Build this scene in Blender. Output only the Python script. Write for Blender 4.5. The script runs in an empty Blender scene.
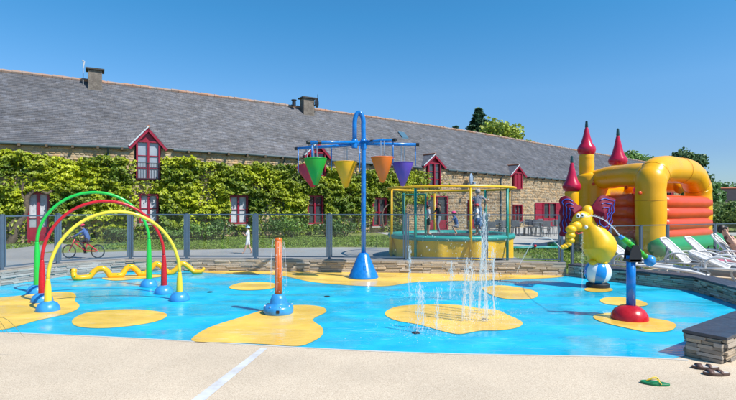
import bpy, bmesh, math, random
import numpy as np
from mathutils import Vector, Matrix, noise as mnoise
R = math.radians
random.seed(7)
rng = np.random.default_rng(7)
S = bpy.context.scene
C = S.collection

# ------------------------------------------------------------------ camera, sky, sun, exposure
cam_d = bpy.data.cameras.new('camera'); cam = bpy.data.objects.new('camera', cam_d); C.objects.link(cam)
cam.location = (0, 0, 1.6); cam.rotation_euler = (R(90), 0, 0)
cam_d.sensor_width = 36; cam_d.lens = 24.02; cam_d.shift_y = 7/736
cam_d.clip_start = 0.05; cam_d.clip_end = 2000
S.camera = cam
SUN_AZ = math.atan2(0.84, -0.54)      # compass angle from +Y towards +X of the sun
SUN_EL = R(50)
w = bpy.data.worlds.new('World'); S.world = w; w.use_nodes = True
nt = w.node_tree; bg = nt.nodes['Background']
sky = nt.nodes.new('ShaderNodeTexSky'); sky.sky_type = 'NISHITA'; sky.sun_disc = False
sky.sun_elevation = SUN_EL; sky.sun_rotation = SUN_AZ
sky.air_density = 1.0; sky.dust_density = 0.25; sky.ozone_density = 3.0; sky.altitude = 50
hs = nt.nodes.new('ShaderNodeHueSaturation'); hs.inputs['Saturation'].default_value = 1.22
nt.links.new(sky.outputs[0], hs.inputs['Color'])
geo = nt.nodes.new('ShaderNodeTexCoord'); sxyz = nt.nodes.new('ShaderNodeSeparateXYZ'); nt.links.new(geo.outputs['Generated'], sxyz.inputs[0])
rp = nt.nodes.new('ShaderNodeValToRGB'); nt.links.new(sxyz.outputs['Z'], rp.inputs[0])      # clear-air tint by elevation
els = rp.color_ramp.elements; els[0].position = 0.0; els[0].color = (.44, .54, .70, 1); els[1].position = 1.0; els[1].color = (.48, .95, 1.0, 1)
for p_, c_ in ((.10, (.53, .61, .76, 1)), (.22, (.72, .88, .94, 1)), (.36, (.50, .96, 1.0, 1))):
    e_ = els.new(p_); e_.color = c_
tm = nt.nodes.new('ShaderNodeMix'); tm.data_type = 'RGBA'; tm.blend_type = 'MULTIPLY'; tm.inputs[0].default_value = 1
nt.links.new(hs.outputs[0], tm.inputs[6]); nt.links.new(rp.outputs[0], tm.inputs[7])
nt.links.new(tm.outputs[2], bg.inputs[0]); bg.inputs[1].default_value = 0.10
sl = bpy.data.lights.new('sun', 'SUN'); sl.energy = 3.6; sl.angle = R(0.53); sl.color = (1.0, 0.955, 0.88)
so = bpy.data.objects.new('sun', sl); C.objects.link(so)
sd = Vector((math.sin(SUN_AZ)*math.cos(SUN_EL), math.cos(SUN_AZ)*math.cos(SUN_EL), math.sin(SUN_EL)))
so.rotation_euler = sd.to_track_quat('Z', 'Y').to_euler(); so.location = (20, -10, 30)
S.view_settings.view_transform = 'Standard'; S.view_settings.look = 'None'
S.view_settings.exposure = 0.76; S.view_settings.gamma = 1
S.render.engine = 'CYCLES'
S.cycles.transparent_max_bounces = 24

# ------------------------------------------------------------------ survey helpers
F = 491.0; HZ = 207.0; CX = 368.0; CH = 1.6
def P(px, py, D):                       # a point sighted at photo position px,py, D metres away
    return Vector(((px-CX)/F*D, D, CH-(py-HZ)/F*D))
def G(px, py, z=0.0):                   # where that sight line meets the ground
    D = F*(CH-z)/(py-HZ)
    return Vector(((px-CX)/F*D, D, z))
def catmull(pts, n=8, closed=False):
    pts = [Vector(p) for p in pts]; out = []; N = len(pts)
    rngi = range(N) if closed else range(N-1)
    for i in rngi:
        if closed: p0, p1, p2, p3 = pts[(i-1) % N], pts[i], pts[(i+1) % N], pts[(i+2) % N]
        else: p0, p1, p2, p3 = pts[max(i-1, 0)], pts[i], pts[i+1], pts[min(i+2, N-1)]
        for k in range(n):
            t = k/n
            out.append(0.5*((2*p1)+(-p0+p2)*t+(2*p0-5*p1+4*p2-p3)*t*t+(-p0+3*p1-3*p2+p3)*t**3))
    if not closed: out.append(pts[-1])
    return out

# ------------------------------------------------------------------ materials
def lin(c): return tuple(((x/255+0.055)/1.055)**2.4 if x/255 > 0.04045 else x/255/12.92 for x in c)
MATS = {}
def mat(name, col, rough=0.5, var=0.0, vscale=4.0, bump=0.0, bscale=30.0, metal=0.0, col2=None, spec=0.5,
        rnd=0.0, coat=0.0, trans=0.0, attr=None, rvar=0.0, bump2=None, coords='Object'):
    if name in MATS: return MATS[name]
    m = bpy.data.materials.new(name); m.use_nodes = True; n = m.node_tree.nodes; L = m.node_tree.links
    b = n['Principled BSDF']; b.inputs['Roughness'].default_value = rough; b.inputs['Metallic'].default_value = metal
    b.inputs['Specular IOR Level'].default_value = spec
    if coat: b.inputs['Coat Weight'].default_value = coat; b.inputs['Coat Roughness'].default_value = 0.08
    if len(col) == 3: col = (*col, 1)
    tc = n.new('ShaderNodeTexCoord')
    src = None
    if var > 0 or col2:
        nz = n.new('ShaderNodeTexNoise'); nz.inputs['Scale'].default_value = vscale; nz.inputs['Detail'].default_value = 7
        nz.inputs['Roughness'].default_value = 0.62
        L.new(tc.outputs[coords], nz.inputs['Vector'])
        cr = n.new('ShaderNodeValToRGB'); L.new(nz.outputs['Fac'], cr.inputs[0])
        c2 = col2 if col2 else tuple(x*(1-var) for x in col[:3])
        if len(c2) == 3: c2 = (*c2, 1)
        cr.color_ramp.elements[0].position = 0.34; cr.color_ramp.elements[1].position = 0.66
        cr.color_ramp.elements[0].color = c2; cr.color_ramp.elements[1].color = col
        src = cr.outputs[0]
    if attr:
        at = n.new('ShaderNodeAttribute'); at.attribute_name = attr
        mx = n.new('ShaderNodeMix'); mx.data_type = 'RGBA'; mx.blend_type = 'MULTIPLY'; mx.inputs[0].default_value = 1
        if src: L.new(src, mx.inputs[6])
        else: mx.inputs[6].default_value = col
        L.new(at.outputs['Color'], mx.inputs[7]); src = mx.outputs[2]
    if rnd:
        oi = n.new('ShaderNodeObjectInfo'); h = n.new('ShaderNodeHueSaturation')
        mr = n.new('ShaderNodeMapRange'); mr.inputs[3].default_value = 1-rnd; mr.inputs[4].default_value = 1+rnd
        L.new(oi.outputs['Random'], mr.inputs[0]); L.new(mr.outputs[0], h.inputs['Value'])
        mr2 = n.new('ShaderNodeMapRange'); mr2.inputs[3].default_value = 0.6; mr2.inputs[4].default_value = 1.25
        ml = n.new('ShaderNodeMath'); ml.operation = 'MULTIPLY'; ml.inputs[1].default_value = 7.3
        fr = n.new('ShaderNodeMath'); fr.operation = 'FRACT'
        L.new(oi.outputs['Random'], ml.inputs[0]); L.new(ml.outputs[0], fr.inputs[0]); L.new(fr.outputs[0], mr2.inputs[0])
        L.new(mr2.outputs[0], h.inputs['Saturation'])
        if src: L.new(src, h.inputs['Color'])
        else: h.inputs['Color'].default_value = col
        src = h.outputs[0]
    if src: L.new(src, b.inputs['Base Color'])
    else: b.inputs['Base Color'].default_value = col
    if rvar:
        n3 = n.new('ShaderNodeTexNoise'); n3.inputs['Scale'].default_value = vscale*2; n3.inputs['Detail'].default_value = 4
        L.new(tc.outputs[coords], n3.inputs['Vector'])
        m3 = n.new('ShaderNodeMapRange'); m3.inputs[1].default_value = 0.3; m3.inputs[2].default_value = 0.7
        m3.inputs[3].default_value = max(rough-rvar, 0.03); m3.inputs[4].default_value = min(rough+rvar, 1)
        L.new(n3.outputs['Fac'], m3.inputs[0]); L.new(m3.outputs[0], b.inputs['Roughness'])
    if bump:
        n2 = n.new('ShaderNodeTexNoise'); n2.inputs['Scale'].default_value = bscale; n2.inputs['Detail'].default_value = 6
        L.new(tc.outputs[coords], n2.inputs['Vector'])
        bp = n.new('ShaderNodeBump'); bp.inputs['Strength'].default_value = bump; bp.inputs['Distance'].default_value = 0.02
        L.new(n2.outputs['Fac'], bp.inputs['Height']); L.new(bp.outputs[0], b.inputs['Normal'])
    if trans:
        tr = n.new('ShaderNodeBsdfTranslucent'); ms = n.new('ShaderNodeMixShader'); ms.inputs[0].default_value = trans
        if src: L.new(src, tr.inputs[0])
        else: tr.inputs[0].default_value = col
        L.new(b.outputs[0], ms.inputs[1]); L.new(tr.outputs[0], ms.inputs[2])
        L.new(ms.outputs[0], n['Material Output'].inputs[0])
    MATS[name] = m
    return m
def see_through(name, tint, clear, rough=0.03, white=(0.9, 0.95, 1.0), diffuse=0.0):
    m = bpy.data.materials.new(name); m.use_nodes = True; n = m.node_tree.nodes; L = m.node_tree.links
    n.remove(n['Principled BSDF'])
    t = n.new('ShaderNodeBsdfTransparent'); t.inputs[0].default_value = (*tint, 1)
    g = n.new('ShaderNodeBsdfGlossy'); g.inputs['Roughness'].default_value = rough; g.inputs[0].default_value = (*white, 1)
    d = n.new('ShaderNodeBsdfTranslucent'); d.inputs[0].default_value = (*white, 1)
    d2 = n.new('ShaderNodeBsdfDiffuse'); d2.inputs[0].default_value = (*white, 1)
    md = n.new('ShaderNodeMixShader'); L.new(d.outputs[0], md.inputs[1]); L.new(d2.outputs[0], md.inputs[2]); md.inputs[0].default_value = 0.5
    fr = n.new('ShaderNodeFresnel')
    ge = n.new('ShaderNodeNewGeometry'); mi = n.new('ShaderNodeMapRange'); mi.inputs[3].default_value = 1.33; mi.inputs[4].default_value = 1/1.33
    L.new(ge.outputs['Backfacing'], mi.inputs[0]); L.new(mi.outputs[0], fr.inputs[0])
    ms = n.new('ShaderNodeMixShader'); L.new(fr.outputs[0], ms.inputs[0]); L.new(t.outputs[0], ms.inputs[1]); L.new(g.outputs[0], ms.inputs[2])
    m2 = n.new('ShaderNodeMixShader'); m2.inputs[0].default_value = diffuse
    L.new(ms.outputs[0], m2.inputs[1]); L.new(md.outputs[0], m2.inputs[2])
    L.new(m2.outputs[0], n['Material Output'].inputs[0])
    return m

# ------------------------------------------------------------------ object helpers
def link(o, parent=None):
    C.objects.link(o)
    if parent is not None: o.parent = parent
    return o
def tag(o, label=None, cat=None, group=None, kind=None):
    if label: o['label'] = label
    if cat: o['category'] = cat
    if group: o['group'] = group
    if kind: o['kind'] = kind
    return o
def thing(name, label, cat, loc=(0, 0, 0), rz=0, group=None):
    o = bpy.data.objects.new(name, None); C.objects.link(o); o.location = loc; o.rotation_euler = (0, 0, rz)
    o.empty_display_size = 0.2
    return tag(o, label, cat, group)
def obj(name, me, m, parent=None, smooth=False, kind=None, loc=None):
    if isinstance(me, bmesh.types.BMesh):
        bm = me; me = bpy.data.meshes.new(name); bm.normal_update(); bm.to_mesh(me); bm.free()
    o = bpy.data.objects.new(name, me)
    for mm in (m if isinstance(m, (list, tuple)) else [m]): me.materials.append(mm)
    if smooth:
        me.polygons.foreach_set('use_smooth', [True]*len(me.polygons))
    link(o, parent)
    if kind: o['kind'] = kind
    if loc is not None: o.location = loc
    return o
def copy_tree(o, parent=None):
    c = o.copy(); C.objects.link(c); c.parent = parent
    for ch in o.children: copy_tree(ch, c)
    return c
def recolour(root, old, new):           # give a copied thing meshes of its own colour
    for ch in [root]+list(root.children_recursive):
        if ch.type == 'MESH' and ch.data.materials and ch.data.materials[0] == old:
            ch.data = ch.data.copy(); ch.data.materials[0] = new
def box(bm, c, s, rz=0, bevel=0, rot=None):
    M = Matrix.Translation(Vector(c)) @ (rot if rot is not None else Matrix.Rotation(rz, 4, 'Z')) @ Matrix.Diagonal((*s, 1))
    r = bmesh.ops.create_cube(bm, size=1, matrix=M)
    if bevel:
        es = list({e for v in r['verts'] for e in v.link_edges})
        bmesh.ops.bevel(bm, geom=es, offset=bevel, segments=2, affect='EDGES', profile=0.5)
    return bm
def nb(): return bmesh.new()
def tube(bm, pts, rad, seg=10, caps=True, closed=False, flat=1.0):
    pts = [Vector(p) for p in pts]; N = len(pts)
    rr = rad if callable(rad) else (lambda t: rad)
    rings = []; up = None
    for i, p in enumerate(pts):
        if closed: d = pts[(i+1) % N]-pts[i-1]
        else: d = pts[min(i+1, N-1)]-pts[max(i-1, 0)]
        if d.length < 1e-9: d = Vector((0, 0, 1))
        d.normalize()
        if up is None:
            up = Vector((0, 0, 1)) if abs(d.z) < 0.9 else Vector((0, 1, 0))
        x = d.cross(up)
        if x.length < 1e-4: x = d.cross(Vector((1, 0, 0)))
        x.normalize(); y = x.cross(d).normalized(); up = y
        r = rr(i/max(N-1, 1))
        rings.append([bm.verts.new(p+x*math.cos(a)*r+y*math.sin(a)*r*flat) for a in [2*math.pi*k/seg for k in range(seg)]])
    for i in range(N if closed else N-1):
        a, b = rings[i], rings[(i+1) % N]
        for k in range(seg):
            bm.faces.new((a[k], a[(k+1) % seg], b[(k+1) % seg], b[k]))
    if caps and not closed:
        bm.faces.new(rings[0][::-1]); bm.faces.new(rings[-1])
    return bm
def lathe(bm, prof, seg=24, c=(0, 0, 0), wob=None):
    c = Vector(c); rings = []
    for r, z in prof:
        if r < 1e-5: rings.append([bm.verts.new(c+Vector((0, 0, z)))])
        else:
            rings.append([bm.verts.new(c+Vector((math.cos(a)*r*(1+(wob(a, z) if wob else 0)), math.sin(a)*r*(1+(wob(a, z) if wob else 0)), z)))
                          for a in [2*math.pi*k/seg for k in range(seg)]])
    for a, b in zip(rings, rings[1:]):
        for k in range(seg):
            k2 = (k+1) % seg
            if len(a) == 1 and len(b) == 1: continue
            if len(a) == 1: bm.faces.new((a[0], b[k2], b[k]))
            elif len(b) == 1: bm.faces.new((a[k], a[k2], b[0]))
            else: bm.faces.new((a[k], a[k2], b[k2], b[k]))
    return bm
def ball(bm, c, r, sx=1, sy=1, sz=1, seg=16, rot=None):
    M = Matrix.Translation(Vector(c)) @ (rot if rot is not None else Matrix.Identity(4)) @ Matrix.Diagonal((r*sx, r*sy, r*sz, 1))
    bmesh.ops.create_uvsphere(bm, u_segments=seg, v_segments=max(seg//2, 5), radius=1, matrix=M)
    return bm
def prism(bm, poly, z0, z1):            # poly of (x,y), extruded in z
    a = [bm.verts.new((p[0], p[1], z0)) for p in poly]; b = [bm.verts.new((p[0], p[1], z1)) for p in poly]
    n = len(poly); bm.faces.new(a[::-1]); bm.faces.new(b)
    for i in range(n): bm.faces.new((a[i], a[(i+1) % n], b[(i+1) % n], b[i]))
    bmesh.ops.recalc_face_normals(bm, faces=bm.faces)
    return bm
def sheet(name, poly, z, m, kind='structure', parent=None):
    bm = nb(); f = bm.faces.new([bm.verts.new((p[0], p[1], z)) for p in poly])
    f.normal_update()
    if f.normal.z < 0: f.normal_flip()
    bmesh.ops.triangulate(bm, faces=bm.faces)
    return obj(name, bm, m, parent, kind=kind)
def mesh_np(name, V, Fq, m, parent=None, kind=None, cols=None, smooth=False):
    me = bpy.data.meshes.new(name); V = np.asarray(V, np.float32); Fq = np.asarray(Fq, np.int32)
    k = Fq.shape[1]
    me.vertices.add(len(V)); me.vertices.foreach_set('co', V.ravel())
    me.loops.add(Fq.size); me.loops.foreach_set('vertex_index', Fq.ravel())
    me.polygons.add(len(Fq)); me.polygons.foreach_set('loop_start', np.arange(0, Fq.size, k, dtype=np.int32))
    if cols is not None:
        ca = me.color_attributes.new('tone', 'FLOAT_COLOR', 'POINT')
        cc = np.ones((len(V), 4), np.float32); cc[:, :3] = cols; ca.data.foreach_set('color', cc.ravel())
    me.update(); me.validate()
    return obj(name, me, m, parent, kind=kind, smooth=smooth)
def leaves(name, pts, nrm, size, m, parent=None, kind='stuff', spread=0.8, cols=None, seed=0, aspect=0.8):
    r = np.random.default_rng(seed); N = len(pts); pts = np.asarray(pts); nrm = np.asarray(nrm)
    n = nrm + r.normal(0, spread, (N, 3)); n /= np.linalg.norm(n, axis=1)[:, None]+1e-9
    a = r.normal(0, 1, (N, 3)); a -= (a*n).sum(1)[:, None]*n; a /= np.linalg.norm(a, axis=1)[:, None]+1e-9
    b = np.cross(n, a); s = (size*r.uniform(0.55, 1.35, N))[:, None]
    fold = n*s*0.22
    V = np.empty((N, 6, 3)); 
    V[:, 0] = pts-a*s*0.6; V[:, 1] = pts-a*s*0.1+b*s*0.5*aspect+fold; V[:, 2] = pts+a*s*0.6-fold*0.5
    V[:, 3] = pts-a*s*0.1-b*s*0.5*aspect+fold
    V = V[:, :4]
    Fq = np.empty((N, 2, 3), np.int32); base = (np.arange(N)*4)[:, None]
    Fq[:, 0] = base+np.array([0, 2, 1]); Fq[:, 1] = base+np.array([0, 3, 2])
    if cols is None:
        cols = np.ones((N, 3))*r.uniform(0.7, 1.25, N)[:, None]
    cc = np.repeat(cols, 4, axis=0)
    return mesh_np(name, V.reshape(-1, 3), Fq.reshape(-1, 3), m, parent, kind, cc)
def skin_bake(name, verts, edges, radii, root, m, parent, sub=2, smooth=True):
    me = bpy.data.meshes.new(name+'_src'); me.from_pydata([tuple(v) for v in verts], edges, [])
    o = bpy.data.objects.new(name, me); C.objects.link(o)
    s = o.modifiers.new('s', 'SKIN'); s.use_smooth_shade = True
    o.modifiers.new('u', 'SUBSURF').levels = sub
    sv = me.skin_vertices[0].data
    for i, r in enumerate(radii):
        sv[i].radius = (r if isinstance(r, tuple) else (r, r)); sv[i].use_root = (i == root)
    dg = bpy.context.evaluated_depsgraph_get(); dg.update()
    me2 = bpy.data.meshes.new_from_object(o.evaluated_get(dg))
    bpy.data.objects.remove(o)
    o2 = bpy.data.objects.new(name, me2)
    for mm in m: me2.materials.append(mm)
    me2.polygons.foreach_set('use_smooth', [True]*len(me2.polygons))
    link(o2, parent); return o2

RED = mat('window_red', (0.30, 0.008, 0.032), 0.4, var=0.25, vscale=3, rvar=0.12)
BLUEP = mat('blue_paint', (0.008, 0.20, 0.62), 0.28, var=0.25, vscale=7, rvar=0.12, coat=0.2)
LBLUE = mat('light_blue_plastic', (0.04, 0.30, 0.70), 0.34, var=0.3, vscale=8, rvar=0.1)
GREENP = mat('green_paint', (0.02, 0.52, 0.07), 0.28, var=0.1, vscale=3, rvar=0.1)
REDP = mat('red_paint', (0.58, 0.012, 0.02), 0.28, var=0.25, vscale=7, rvar=0.1)
YELP = mat('pale_yellow_paint', (0.78, 0.62, 0.05), 0.3, var=0.1, vscale=3, rvar=0.1)
YELD = mat('deep_yellow_paint', (0.84, 0.44, 0.008), 0.3, var=0.12, vscale=3, rvar=0.12)
ORAP = mat('orange_paint', (0.75, 0.15, 0.015), 0.35, var=0.25, vscale=8, rvar=0.12)
BLACK = mat('black_rubber', (0.015, 0.016, 0.02), 0.5, var=0.3)
WHITEP = mat('white_plastic', (0.74, 0.73, 0.71), 0.42, var=0.12, vscale=5, rvar=0.1)
FENCE = mat('fence_grey_metal', (0.10, 0.145, 0.20), 0.38, var=0.15, vscale=3, metal=0.2, rvar=0.1)
GLASS = see_through('fence_glass', (0.985, 0.995, 0.99), 0.9, diffuse=0.004)
STONE = mat('wall_stone', (0.60, 0.485, 0.365), 0.85, var=0.3, vscale=9, bump=0.7, bscale=40, rnd=0.30)
STONEG = mat('wall_stone_grey', (0.52, 0.48, 0.43), 0.85, var=0.35, vscale=9, bump=0.7, bscale=40, rnd=0.28)
MORTAR = mat('mortar', (0.42, 0.36, 0.29), 0.95, var=0.35, vscale=14, bump=0.5)
SLATECAP = mat('slate_cap', (0.045, 0.052, 0.07), 0.42, var=0.35, vscale=7, bump=0.25, bscale=25, rvar=0.12)
BARK = mat('bark', (0.16, 0.12, 0.085), 0.9, var=0.5, vscale=12, bump=0.8, bscale=30)
WATER = see_through('spray_water', (0.95, 0.98, 1.0), 0.5, rough=0.05, white=(0.95, 0.98, 1.0), diffuse=0.30)
DROP = see_through('water_drops', (0.98, 0.995, 1.0), 0.5, rough=0.03, white=(1.0, 1.0, 1.0), diffuse=0.34)
LEAF = mat('leaf', (0.07, 0.13, 0.02), 0.5, attr='tone', trans=0.3)

# ------------------------------------------------------------------ setting: ground sheets
grass_m = mat('lawn_grass', (0.14, 0.22, 0.035), 0.9, col2=(0.20, 0.20, 0.06), vscale=0.5, bump=1.0, bscale=60)
sheet('lawn', [(-900, -60), (900, -60), (900, 1200), (-900, 1200)], -0.02, grass_m)
asph = mat('asphalt', (0.32, 0.315, 0.31), 0.85, col2=(0.24, 0.24, 0.24), vscale=0.35, bump=0.4, bscale=120, spec=0.3)
conc = mat('pale_concrete', (0.45, 0.43, 0.40), 0.8, var=0.2, vscale=0.6, bump=0.3, bscale=40)
kerbw = mat('kerb_white', (0.55, 0.54, 0.5), 0.7, var=0.2)
road_pts = [(-30, 12.0), (4.6, 12.0), (4.8, 18.6), (-1, 19.6), (-7, 18.4), (-11, 17.2), (-11.6, 18.2), (-13.0, 21.2), (-14.6, 21.6), (-15.2, 20.2), (-13.4, 17.2), (-13.5, 16.0), (-20, 14.4), (-30, 13.6)]
rd = catmull([(x, y, 0) for x, y in road_pts[2:-1]], 4)
sheet('road', [(-30, 12.0), (4.6, 12.0)]+[(p.x, p.y) for p in rd]+[(-30, 13.6)], -0.012, asph)
sheet('terrace', [(4.0, 19.6), (9.5, 19.8), (16, 23), (30, 42), (30, 56), (0, 33.0), (2.2, 24)], -0.008, conc)
sheet('path', [(14, 27), (40, 30), (60, 31), (60, 34), (38, 33), (14, 30)], -0.012, conc)
# resin deck
dk = bpy.data.materials.new('resin_aggregate'); dk.use_nodes = True
n = dk.node_tree.nodes; L = dk.node_tree.links; b = n['Principled BSDF']; b.inputs['Roughness'].default_value = 0.75
tc = n.new('ShaderNodeTexCoord')
vo = n.new('ShaderNodeTexVoronoi'); vo.inputs['Scale'].default_value = 210; L.new(tc.outputs['Object'], vo.inputs['Vector'])
cr = n.new('ShaderNodeValToRGB'); cr.color_ramp.elements[0].color = (0.42, 0.32, 0.22, 1); cr.color_ramp.elements[1].color = (0.72, 0.61, 0.465, 1)
e = cr.color_ramp.elements.new(0.5); e.color = (0.62, 0.50, 0.36, 1)
sep = n.new('ShaderNodeSeparateColor'); L.new(vo.outputs['Color'], sep.inputs[0]); L.new(sep.outputs[0], cr.inputs[0])
nz = n.new('ShaderNodeTexNoise'); nz.inputs['Scale'].default_value = 0.9; nz.inputs['Detail'].default_value = 6; L.new(tc.outputs['Object'], nz.inputs['Vector'])
mr = n.new('ShaderNodeMapRange'); mr.inputs[1].default_value = 0.3; mr.inputs[2].default_value = 0.7; mr.inputs[3].default_value = 0.86; mr.inputs[4].default_value = 1.07
L.new(nz.outputs['Fac'], mr.inputs[0])
mx = n.new('ShaderNodeVectorMath'); mx.operation = 'SCALE'; L.new(cr.outputs[0], mx.inputs[0]); L.new(mr.outputs[0], mx.inputs['Scale'])
L.new(mx.outputs[0], b.inputs['Base Color'])
bp = n.new('ShaderNodeBump'); bp.inputs['Strength'].default_value = 0.3; bp.inputs['Distance'].default_value = 0.002
L.new(vo.outputs['Distance'], bp.inputs['Height']); bp.invert = True; L.new(bp.outputs[0], b.inputs['Normal'])
sheet('pool_deck', [(-14, -8), (16, -8), (16, 15.4), (10, 13.9), (4.9, 11.7), (-6, 12.3), (-7.4, 11.4), (-8.4, 8), (-14, 7)], 0.0, dk)

def splash_mat(name, c1, c2):
    m = bpy.data.materials.new(name); m.use_nodes = True; n = m.node_tree.nodes; L = m.node_tree.links; b = n['Principled BSDF']
    tc = n.new('ShaderNodeTexCoord')
    mp = n.new('ShaderNodeMapping'); mp.inputs['Scale'].default_value = (0.5, 1.3, 1); L.new(tc.outputs['Object'], mp.inputs[0])
    nz = n.new('ShaderNodeTexNoise'); nz.inputs['Scale'].default_value = 1.1; nz.inputs['Detail'].default_value = 5; nz.inputs['Distortion'].default_value = 0.6
    L.new(mp.outputs[0], nz.inputs['Vector'])
    mr = n.new('ShaderNodeMapRange'); mr.inputs[1].default_value = 0.42; mr.inputs[2].default_value = 0.56; mr.inputs[3].default_value = 0.04; mr.inputs[4].default_value = 0.5
    L.new(nz.outputs['Fac'], mr.inputs[0]); L.new(mr.outputs[0], b.inputs['Roughness'])
    n2 = n.new('ShaderNodeTexNoise'); n2.inputs['Scale'].default_value = 2.2; n2.inputs['Detail'].default_value = 8; L.new(tc.outputs['Object'], n2.inputs['Vector'])
    cr = n.new('ShaderNodeValToRGB'); cr.color_ramp.elements[0].position = 0.3; cr.color_ramp.elements[1].position = 0.7
    cr.color_ramp.elements[0].color = (*c1, 1); cr.color_ramp.elements[1].color = (*c2, 1)
    L.new(n2.outputs['Fac'], cr.inputs[0])
    v = n.new('ShaderNodeTexVoronoi'); v.inputs['Scale'].default_value = 260; L.new(tc.outputs['Object'], v.inputs['Vector'])
    sp = n.new('ShaderNodeSeparateColor'); L.new(v.outputs['Color'], sp.inputs[0])
    m4 = n.new('ShaderNodeMapRange'); m4.inputs[3].default_value = 0.88; m4.inputs[4].default_value = 1.1; L.new(sp.outputs[0], m4.inputs[0])
    vm = n.new('ShaderNodeVectorMath'); vm.operation = 'SCALE'; L.new(cr.outputs[0], vm.inputs[0]); L.new(m4.outputs[0], vm.inputs['Scale'])
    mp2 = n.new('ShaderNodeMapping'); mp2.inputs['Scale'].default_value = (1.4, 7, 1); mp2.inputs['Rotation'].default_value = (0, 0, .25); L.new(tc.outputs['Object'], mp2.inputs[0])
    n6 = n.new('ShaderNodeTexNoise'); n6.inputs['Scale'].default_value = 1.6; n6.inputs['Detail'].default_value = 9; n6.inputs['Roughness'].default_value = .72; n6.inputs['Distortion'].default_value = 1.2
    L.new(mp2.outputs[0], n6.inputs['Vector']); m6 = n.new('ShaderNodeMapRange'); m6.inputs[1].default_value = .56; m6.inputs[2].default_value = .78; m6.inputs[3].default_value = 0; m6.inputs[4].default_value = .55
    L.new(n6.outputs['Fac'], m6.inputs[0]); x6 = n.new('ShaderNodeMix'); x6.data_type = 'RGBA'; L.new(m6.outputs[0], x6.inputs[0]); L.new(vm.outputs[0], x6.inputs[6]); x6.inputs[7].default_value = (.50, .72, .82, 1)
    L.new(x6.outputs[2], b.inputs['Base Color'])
    n5 = n.new('ShaderNodeTexNoise'); n5.inputs['Scale'].default_value = 14; n5.inputs['Detail'].default_value = 4; L.new(mp.outputs[0], n5.inputs['Vector'])
    bp = n.new('ShaderNodeBump'); bp.inputs['Strength'].default_value = 0.35; bp.inputs['Distance'].default_value = 0.012
    L.new(n5.outputs['Fac'], bp.inputs['Height']); L.new(bp.outputs[0], b.inputs['Normal'])
    return m
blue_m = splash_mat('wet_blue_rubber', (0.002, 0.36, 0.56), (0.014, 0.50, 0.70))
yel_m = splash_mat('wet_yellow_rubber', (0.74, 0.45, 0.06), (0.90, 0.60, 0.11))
A = Vector((4.6, 11.40, 0)); Bc = Vector((6.2, 9.3, 0)); Cc = Vector((5.9, 7.12, 0)); Dc = Vector((3.42, 5.27, 0))
wall_line = [Vector(p) for p in [(-7.9, 8.2, 0), (-7.45, 9.94, 0), (-6.95, 11.3, 0), (-5.98, 12.1, 0), (-3.8, 12.22, 0), (-1.43, 12.1, 0), (1.5, 11.8, 0), (4.6, 11.40, 0)]]
front = [G(x, y) for x, y in [(687, 360), (620, 357), (500, 354.8), (430, 353.2), (360, 350.6), (310, 348), (270, 345.8), (194, 341.5), (130, 338), (65, 335), (0, 332.5)]]
front = catmull(front, 3)
pad = [(p.x, p.y) for p in wall_line]+[(Bc.x, Bc.y), (Cc.x, Cc.y), (Dc.x, Dc.y)]+[(p.x, p.y) for p in front[1:]]+[(-6.6, 6.9)]
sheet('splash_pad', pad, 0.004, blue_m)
eb = nb(); tube(eb, [(p.x, p.y-0.012, 0.003) for p in front]+[(-6.6, 6.89, 0.003)], 0.014, 6, flat=0.35)
obj('kerb_strip', eb, kerbw, kind='structure')
blobs = {
 'a': [(-60, 303), (0, 298), (30, 295), (50, 292.5), (70, 292.5), (76, 296), (75, 301), (79.5, 306), (75, 311), (60, 316), (37.5, 321), (20, 326), (0, 330.5), (-60, 336)],
 'b': [(72, 321.5), (84, 314), (110, 310.5), (140, 310), (163, 313), (166, 317.5), (150, 323.5), (110, 328.5), (80, 327.5)],
 'c': [(193, 341.8), (197, 335), (212, 327), (240, 318), (262, 311), (285, 306.5), (305, 305.5), (322, 307.5), (326, 312.5), (313, 320), (322, 328), (322, 336), (311, 343), (297, 346.8), (262, 344.8), (225, 343.2)],
 'd': [(385, 315), (390, 309.5), (405, 306), (440, 305), (462, 306), (480, 309), (497, 310.5), (508, 315.5), (522, 322.5), (518, 328), (500, 331), (480, 331.5), (460, 334.8), (443, 332), (420, 325.5), (396, 321)],
 'e': [(482, 289), (490, 286.5), (505, 286), (528, 289.5), (538, 294), (533, 299), (512, 300), (494, 296.5)],
 'f': [(600, 301), (606, 298), (622, 297.8), (640, 301), (648, 305), (640, 307), (622, 306.3), (606, 304.5)],
 'g': [(593, 317.5), (600, 314.2), (616, 313.6), (636, 315), (650, 318.5), (668, 321.5), (676, 326), (670, 331.5), (650, 333), (636, 330.8), (618, 326.8), (600, 322)],
 'h': [(229, 287.3), (240, 283.4), (258, 282.4), (272, 283.4), (278, 286.4), (268, 289.6), (248, 290.8), (234, 289.8)],
 'i': [(102, 279), (112, 276.4), (140, 275.2), (162, 275.5), (160, 277.4), (140, 279.2), (116, 281)],
 'j': [(585, 289), (598, 287.4), (610, 288.6), (612, 291.2), (600, 292.8), (587, 291.6)],
}
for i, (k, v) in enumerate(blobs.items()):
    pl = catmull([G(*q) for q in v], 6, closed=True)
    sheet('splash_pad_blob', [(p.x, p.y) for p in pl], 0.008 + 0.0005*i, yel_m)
low = catmull([G(*q) for q in [(188, 271.5), (205, 273), (231, 274.4), (262, 274.6), (285, 276.6), (310, 282), (338, 284.8), (362, 286.3), (388, 286.4), (412, 282.9), (447, 281.3), (480, 281), (515, 279.8), (550, 278.3), (563, 277)]], 4)
up_ = [(-4.55, 12.17), (-3.8, 12.2), (-1.43, 12.08), (1.5, 11.78), (4.56, 11.39)]
sheet('splash_pad_blob', [(p.x, p.y) for p in low]+up_[::-1], 0.008, yel_m)
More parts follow.
